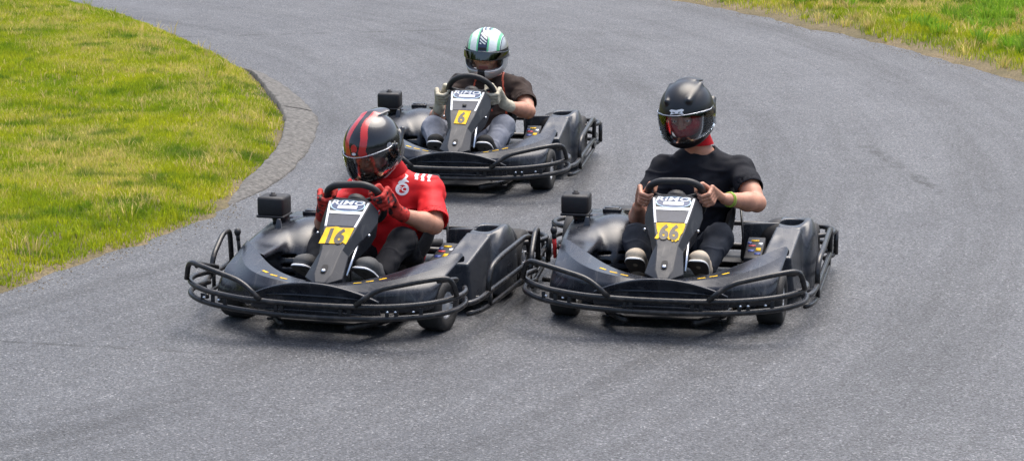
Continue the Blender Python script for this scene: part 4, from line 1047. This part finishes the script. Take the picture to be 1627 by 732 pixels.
# loose dirt crumbs along both edges
Cv = MB()
pts = []
for _ in range(1500):
    E_ = LEFT_EDGE if rng.uniform() < .6 else RIGHT_EDGE; i = int(rng.integers(0, len(E_) - 1)); t = rng.uniform(); p = E_[i].lerp(E_[i + 1], t)
    o_ = abs(rng.normal(0, .09)); sg = 1 if E_ is LEFT_EDGE else -1
    if E_ is LEFT_EDGE and 6 < i < 14: continue
    q = Vector((p.x + sg * o_ * .8, p.y - o_ * .6)); pts.append(q)
for q in pts:
    r = rng.uniform(.002, .007); a = rng.uniform(0, 6.28)
    V = [(q.x + r * math.cos(a + k * 2.09), q.y + r * math.sin(a + k * 2.09), .0005) for k in range(3)] + [(q.x, q.y, r * .9)]
    Cv.add(V, [[0, 1, 3], [1, 2, 3], [2, 0, 3]])
Cv.build('loose_soil', mat('loose_soil', (.10, .08, .055), .95, var=.4, vs=15, col2=(.28, .23, .15)), None, smooth=False, kind='stuff', label='crumbs of soil scattered along the edges of the track', cat='soil')

# ================================================================== KARTS
def origin(u, v): return ground(u, v)
K66, SFO = kart_common()
sfo_name = SFO.name
K16 = copy_tree(K66); K6 = copy_tree(K66)
def place(k, u, v, yaw, lab):
    p = origin(u, v); k.location = p; k.rotation_euler = (0, 0, -R(yaw)); k['label'] = lab; k['category'] = 'go-kart'; k['group'] = 'black rental go-karts on the track'
Y66, Y16, Y6 = 10, 15, 7
place(K66, 1061, 506, Y66, 'black go-kart with torn yellow plate numbered 66, right of the front pair')
place(K16, 536, 513, Y16, 'black go-kart with yellow plate numbered 16, driven by the person in red')
place(K6, 733, 297, Y6, 'black go-kart with small yellow plate numbered 6, behind the other two')
for c in K16.children:
    if c.name.startswith('lever'): c.data = c.data.copy(); c.data.materials[0] = MT['matte']
for k, a in ((K16, -9), (K6, -6)):
    for c in k.children:
        if c.name.startswith('wheel') and c.location.y < .5 and not c.name.startswith('wheel_g'): c.rotation_euler.z = R(a)
def fairing_of(k): return [c for c in k.children if c.name.startswith('steering_fairing')][0]
for k, kind, st in ((K66, 'flat', 2), (K16, 'flat', 6), (K6, 'round', 0)): steering_wheel(k, kind, st)
number_plate(K66, fairing_of(K66), '66', [(-.078, .475), (-.060, .468), (-.050, .490), (-.030, .480), (-.010, .492), (.004, .462), (.016, .470), (.024, .440), (.036, .455), (.044, .438), (.052, .458), (.060, .462), (.066, .520), (.078, .560), (.086, .64), (.083, .672), (.02, .668), (-.03, .674), (-.080, .668), (-.074, .60), (-.068, .56), (-.062, .54), (-.072, .50)], .112, dh=.108)
number_plate(K16, fairing_of(K16), '16', [(-.088, .455), (-.02, .462), (.040, .465), (.048, .485), (.072, .462), (.080, .56), (.086, .665), (.01, .658), (-.02, .672), (-.078, .655)], .100, cx=.0, dh=.108)
number_plate(K6, fairing_of(K6), '6', [(-.048, .460), (.040, .450), (.056, .668), (-.036, .676)], .050, cx=.003, dh=.104)
m = MB(); m.box(sf(0, .755, .006), (.024, .020, .010), Euler((PIT * 2.6, 0, 0))); m.build('fairing_clip', MT['matte'], fairing_of(K6), bevel=.003)
# the steering fairing of kart 6 sits turned a little on its column
fairing_of(K6).rotation_euler.z = R(-4)
for c in K6.children:
    if c.name.startswith('steering_wheel'): c.rotation_euler.z = R(-4)
# ================================================================== DRIVERS
def fabric(name, col, col2=None, sheen=.0, rough=.85): return mat(name, col, rough, var=.12, vs=9, col2=col2, bump=.35, bs=420, sheen=sheen, spec=.25)
silver = mat('silver_shell', (.42, .44, .45), .28, metal=.35, coat=.6, var=.06, vs=12)
gblack = mat('gloss_black_shell', (.010, .010, .012), .22, coat=.5, rvar=.05, vs=10)
mblack = mat('satin_black_shell', (.006, .007, .009), .34, rvar=.06, vs=9)
gred = mat('gloss_red_shell', (.50, .02, .018), .28, coat=.6, var=.12, vs=12)
ggreen = mat('green_shell', (.12, .55, .25), .28, coat=.6, var=.15, vs=30); gwhite = mat('white_shell', (.70, .76, .74), .25, coat=.6, var=.12, vs=30)
# unseen ring of trees, added because it darkens the horizon that the karts mirror
wb = MB()
bm = bmesh.new(); bmesh.ops.create_icosphere(bm, subdivisions=3, radius=1); bm.verts.index_update(); IV = np.array([v.co[:] for v in bm.verts]); IF = [[v.index for v in f.verts] for f in bm.faces]; bm.free()
for k in range(120):
    a = 2 * math.pi * k / 120 + rng.uniform(-.02, .02)
    r = rng.uniform(46, 60) + (45 if math.cos(a) > .3 else 0); x, y = r * math.sin(a), r * math.cos(a)
    h = rng.uniform(7, 12); wdt = rng.uniform(3.5, 5)
    V = IV * (1 + .22 * vnoise(IV * 2.2 + k * 7, 71) + .14 * vnoise(IV * 6 + k, 72))[:, None] * np.array([wdt, wdt, h / 2]) + np.array([x, y, h / 2 - .3]); wb.add(V, IF)
wb.build('added_tree_ring', mat('added_leaf_mass', (.022, .045, .010), .8, var=.1, vs=1.6, col2=(.075, .12, .03), bump=.5, bs=3), None, kind='stuff', label='unseen dark green tree ring added to darken what the karts mirror', cat='added_tree_ring')
gnavy = mat('dark_blue_shell', (.02, .03, .07), .22, coat=.6)
V_CLEAR = visor_mat('clear_visor', (.88, .88, .88), .02); V_TINT = visor_mat('light_tinted_visor', (.84, .82, .80), .02); V_DARK = visor_mat('dark_sun_visor', (.03, .03, .035), .06)
skin2 = MT['skin']

# ---- driver of kart 66
def paint66(C): return np.zeros(len(C), int)
leg = dict(hipR=(.10, .80, .16), knR=(.205, .40, .325), anR=(.155, .16, .205), toeR=(.140, -.045, .300), hipL=(-.10, .80, .16), knL=(-.20, .38, .315), anL=(-.165, .16, .205), toeL=(-.165, -.045, .300))
D66 = dict(label='person in black t-shirt and satin black helmet driving the right front kart', head=(-.002, .755, .885), head_rot=(-10, 17, -6),
    pelvis=(0, .88, .17), neck=(.062, .865, .675), shR=(.262, .87, .585), shL=(-.125, .84, .575), elR=(.372, .66, .455), wrR=(.232, .415, .520), elL=(-.225, .62, .350), wrL=(-.200, .395, .470),
    gripR=(.140, .030), gripL=(-.140, .02), shirt=fabric('black_cotton', (.008, .009, .013), (.014, .015, .021)), trousers=fabric('dark_navy_denim', (.009, .012, .019), (.018, .023, .034)),
    sleeve=.62, sleeve_r=.076, seed=3, shoe=fabric('beige_suede', (.36, .30, .23), (.45, .39, .31)), welt=mat('white_rubber', (.72, .72, .70), .5), sole=mat('brown_sole', (.06, .05, .045), .7, var=.2),
    hood=(fabric('red_cotton', (.46, .012, .018)), .008, .036),
    helmet=dict(paint=paint66, mats=[mblack], port=(-.006, .054, .110), visor=V_CLEAR, vh=.066, spoiler=True, rim=MT['steel'],
        ridges=[((-.052, -.085, .104), (-.070, .06, .116), .014), ((.052, -.085, .104), (.070, .06, .116), .014), ((-.106, .03, -.03), (-.094, .13, .01), .016), ((.106, .03, -.03), (.094, .13, .01), .016)]), **leg)
p = person(K66, -R(Y66), D66)
lg = [(-.036, .008), (-.026, .014), (.0, .010), (.026, .014), (.036, .008), (.026, .0), (.034, -.010), (.010, -.006), (-.010, -.006), (-.034, -.010), (-.026, .0)]
V, F = poly_fill(lg); p['hdec']('helmet_logo', V, F, (0, -.18, .083), (1, 0, 0), (0, .25, .97), MT['white'])
for q in (-1, 1):
    V, F = poly_fill([(q * .006 + .001 * q, -.003), (q * .026, -.002), (q * .022, .003), (q * .010, .0045)]); p['hdec']('helmet_mark', V, F, (0, -.184, .083), (1, 0, 0), (0, .25, .97), MT['matte'])
V, F = poly_fill([(-.004, -.022), (.004, -.022), (.004, .022), (-.004, .022)]); p['hdec']('side_mark', V, F, (.2, .035, -.045), (-.0, 1, 0), (0, .0, 1), MT['white'])
def ringband(c, d, r, w, mt, name, par, person_):
    d = Vector(d).normalized(); u = d.orthogonal().normalized(); v = d.cross(u); m = MB(); base = Vector(c)
    m.tube([base + (u * math.cos(a) + v * math.sin(a)) * r for a in np.linspace(0, 2 * math.pi, 25)[:-1]], w, 8, closed=True); person_['out'](name, m.v, m.f, mt, par)
wr, el = Vector(D66['wrR']), Vector(D66['elR'])
ringband(wr.lerp(el, .12), el - wr, .035, .0030, mat('lime_band', (.33, .55, .06), .5), 'wristband', p['body'], p)
ringband(wr.lerp(el, .17), el - wr + Vector((.02, 0, .03)), .037, .0026, mat('lime_band', (.42, .60, .12), .5), 'wristband', p['body'], p)

# ---- driver of kart 16
def paint16(C):
    x, y, z = C[:, 0], C[:, 1], C[:, 2]; mi = np.zeros(len(C), int)
    t = np.clip((z - .055) / .10, 0, 1); front = y < .09
    a = .024 + .016 * np.sin(np.clip((1 - t) * 1.25, 0, 1) * 3.14) - .017 * t; b = a + .037 * (1 - .35 * t)
    red = (np.abs(x) > a) & (np.abs(x) < b) & (z > .046) & front
    red |= (np.abs(x) < .050) & (z > .046) & (z < .060) & (y < 0)
    mi[red] = 1
    oval = ((x / .017) ** 2 + ((z - .088) / .016) ** 2 < 1) & (y < 0); mi[oval] = 1
    return mi
sc_red = fabric('red_polyester', (.62, .012, .016), (.72, .02, .024), rough=.6)
def shirt16(C, g):
    mi = np.zeros(len(C), int)
    for S in ('sR', 'sL'):
        s = np.array(g[S]); q = C - s; ax = np.array(g['ax']) * (1 if S == 'sR' else -1); al = q @ ax
        for k in range(3):
            off = -.055 + k * .032
            w = (np.abs(al - off) < .0075) & (q[:, 2] > .030); mi[w & (np.abs(q[:, 1]) < .052)] = 1
    return mi
D16 = dict(label='person in red football shirt and red striped helmet driving the left front kart', head=(-.030, .665, .742), head_rot=(-15, 31, -4),
    pelvis=(0, .86, .16), neck=(.040, .80, .580), shR=(.225, .80, .510), shL=(-.140, .75, .495), elR=(.312, .60, .378), wrR=(.190, .40, .470), elL=(-.250, .56, .350), wrL=(-.205, .39, .455),
    gripR=(.132, .040), gripL=(-.141, .01), shirt=sc_red, shirt_extra=[MT['white']], shirt_paint=shirt16, trousers=fabric('black_trousers', (.008, .008, .010), (.013, .013, .016)),
    sleeve=.90, sleeve_r=.080, hem=-.02, seed=14, shoe=fabric('charcoal_shoe', (.07, .07, .072), (.11, .11, .11)), welt=mat('white_rubber', (.72, .74, .78), .5), sole=mat('grey_sole', (.10, .10, .10), .7, var=.2),
    glove=mat('red_glove', (.50, .03, .02), .7, var=.2, vs=60, bump=.3), glove2=mat('dark_glove_patch', (.05, .02, .02), .7), hood=(fabric('red_liner', (.42, .012, .016)), -.01, .075),
    helmet=dict(paint=paint16, mats=[gblack, gred], port=(-.006, .050, .108), visor=V_TINT, vz=-.004, vh=.064, spoiler=True, rim=MT['steel'], seal=gblack, pivot=gblack,
        ridges=[((-.112, .03, -.03), (-.10, .13, .01), .012), ((.112, .03, -.03), (.10, .13, .01), .012)]))
D16.update(hipR=(.10, .78, .15), knR=(.200, .42, .325), anR=(.150, .17, .20), toeR=(.125, -.03, .285), hipL=(-.10, .78, .15), knL=(-.20, .40, .28), anL=(-.175, .17, .20), toeL=(-.185, -.03, .280))
p = person(K16, -R(Y16), D16)
P_ = [(.011 * math.cos(a), .0065 * math.sin(a)) for a in np.linspace(0, 6.283, 17)[:-1]]; V, F = poly_fill(P_); p['hdec']('helmet_logo', V, F, (0, -.19, .086), (1, 0, 0), (0, .25, .97), MT['white'])
V, F = text_poly('RACER', .018, .0008); p['hdec']('helmet_lettering', V * np.array([1.15, .8]), F, (0, -.20, .060), (1, 0, 0), (0, .1, .99), mat('gold_lettering', (.50, .38, .05), .4))
P_ = [(.017 * math.cos(a), .015 * math.sin(a)) for a in np.linspace(0, 6.283, 9)[:-1]]; V, F = poly_fill(P_); p['hdec']('side_decal', V, F, (.2, -.02, .075), (0, 1, 0), (-.45, 0, .9), mat('grey_decal', (.25, .26, .28), .4, var=.4, vs=60))
# round crest with a leaping goat
cx = Vector((.138, .50, .620)); ex = Vector((1, .12, 0)).normalized(); ey = Vector((0, .35, .94)).normalized()
def ring(r0, r1, n=24):
    V = [(r * math.cos(a), r * math.sin(a)) for a in np.linspace(0, 2 * math.pi, n + 1)[:-1] for r in (r0, r1)]
    return np.array(V), [[2 * i, 2 * i + 1, (2 * i + 3) % (2 * n), (2 * i + 2) % (2 * n)] for i in range(n)]
V, F = ring(.021, .033); p['sdec']('crest', V + np.array([0, -.012]), F, cx, ex, ey, MT['white'])
V, F = text_poly('FC', .034, .0012); p['sdec']('crest_letters', V + np.array([.001, -.012]), F, cx, ex, ey, MT['white'])
goat = [(-.026, .018), (-.018, .030), (-.006, .034), (.004, .046), (.010, .060), (.004, .068), (.014, .066), (.022, .058), (.018, .048), (.014, .040), (.028, .030), (.030, .024), (.014, .026), (.006, .020), (-.004, .020), (-.016, .014)]
V, F = poly_fill(goat); p['sdec']('crest_goat', V, F, cx, ex, ey, MT['white'])
V, F = text_poly('/', .02, .001); p['sdec']('shirt_mark', V * np.array([1.6, 1.]), F, Vector((.03, .46, .50)), ex, ey, MT['white'])

# ---- driver of kart 6
def paint6(C):
    x, y, z = C[:, 0], C[:, 1], C[:, 2]; ax = np.abs(x); mi = np.zeros(len(C), int); top = z > .045 + .25 * np.clip(y, -.2, 0) * 0
    mi[top & (ax < .098)] = 3; mi[top & (ax < .094)] = 1; mi[top & (ax < .092) & (ax > .078)] = 2
    mi[top & (ax < .036)] = 2; mi[top & (ax < .027)] = 3
    bl = top & (ax < .019) & (z > .085) & (np.sin(z * 420 + x * 260) > .1); mi[bl] = 1
    mi[(z < -.052) & (ax < .021) & (y < -.02)] = 4
    mi[(z > .02) & (z <= .045) & (y < .1)] = 4
    return mi
def shirt6(C, g):
    mi = np.zeros(len(C), int); mid = np.array(g['mid']); ax = np.array(g['ax']); al = (C - mid) @ ax; front = C[:, 1] < mid[1] + .03
    t = g['nk'].z - C[:, 2]
    for s in (1, -1):
        w = np.abs(al * s - (.085 + .16 * np.clip(t, 0, .3))) < .0055; mi[w & front & (t < .24)] = 1
    w = np.abs(al + .02 - .25 * t) < .005; mi[w & front & (t < .2) & (t > .02)] = 1
    return mi
D6 = dict(label='person in dark brown shirt and silver striped helmet driving the rear kart', head=(.055, .775, .715), head_rot=(-4, 6, 2),
    pelvis=(0, .80, .14), neck=(.075, .875, .555), shR=(.255, .865, .480), shL=(-.120, .86, .485), elR=(.338, .64, .370), wrR=(.232, .42, .440), elL=(-.240, .60, .320), wrL=(-.205, .41, .400),
    gripR=(.146, -.010), gripL=(-.147, -.020), shirt=fabric('dark_brown_jersey', (.030, .019, .016), (.042, .028, .023)), shirt_extra=[mat('orange_piping', (.45, .06, .02), .6)], shirt_paint=shirt6,
    trousers=fabric('grey_blue_denim', (.15, .16, .19), (.26, .275, .32)), sleeve=.70, sleeve_r=.080, seed=27, shoe=fabric('dark_shoe', (.018, .018, .018), (.03, .03, .03)), welt=mat('white_rubber', (.75, .75, .75), .5),
    sole=mat('grey_sole', (.16, .16, .16), .7), glove=mat('tan_leather_glove', (.50, .45, .34), .7, var=.15, vs=40, bump=.3),
    helmet=dict(paint=paint6, mats=[silver, gwhite, ggreen, gnavy, MT['matte']], port=(-.012, .052, .108), visor=V_DARK, vz=.022, vh=.026, seal=MT['matte'], pivot=silver, ridges=[]))
D6.update(hipR=(.10, .74, .14), knR=(.215, .36, .32), anR=(.155, .15, .20), toeR=(.135, -.03, .28), hipL=(-.10, .74, .14), knL=(-.225, .34, .305), anL=(-.165, .15, .20), toeL=(-.165, -.03, .28))
p = person(K6, -R(Y6), D6)
V, F = poly_fill([(-.024, -.006), (.024, -.006), (.022, .008), (-.022, .008)]); p['hdec']('top_vent', V, F, (0, -.19, .078), (1, 0, 0), (0, .3, .95), MT['dark'])

# ================================================================== LIGHT
w = bpy.data.worlds.new('World'); scene.world = w; w.use_nodes = True; nt = w.node_tree; bg = nt.nodes['Background']
EL, AZ = 70, 200
sk = nt.nodes.new('ShaderNodeTexSky'); sk.sky_type = 'NISHITA'; sk.sun_disc = False; sk.sun_elevation = R(EL); sk.air_density = 1.0; sk.dust_density = 4.5; sk.ozone_density = 1.0
SD = Vector((.32, .50, 0)).normalized() * math.cos(R(EL)) + Vector((0, 0, math.sin(R(EL))))
sk.sun_rotation = math.atan2(SD.x, SD.y)
hs = nt.nodes.new('ShaderNodeHueSaturation'); hs.inputs['Saturation'].default_value = .95
nt.links.new(sk.outputs[0], hs.inputs['Color']); nt.links.new(hs.outputs[0], bg.inputs['Color']); bg.inputs['Strength'].default_value = .15
sl = bpy.data.lights.new('sun', 'SUN'); sl.energy = 2.0; sl.angle = R(55); sl.color = (1, .96, .90); so = bpy.data.objects.new('sun', sl); COL.objects.link(so)
so.rotation_euler = SD.to_track_quat('Z', 'Y').to_euler()
vs = scene.view_settings; vs.view_transform = 'Standard'; vs.look = 'None'; vs.exposure = .90; vs.gamma = 1; vs.use_curve_mapping = False
scene.render.engine = 'CYCLES'; scene.cycles.max_bounces = 6; scene.cycles.transparent_max_bounces = 12
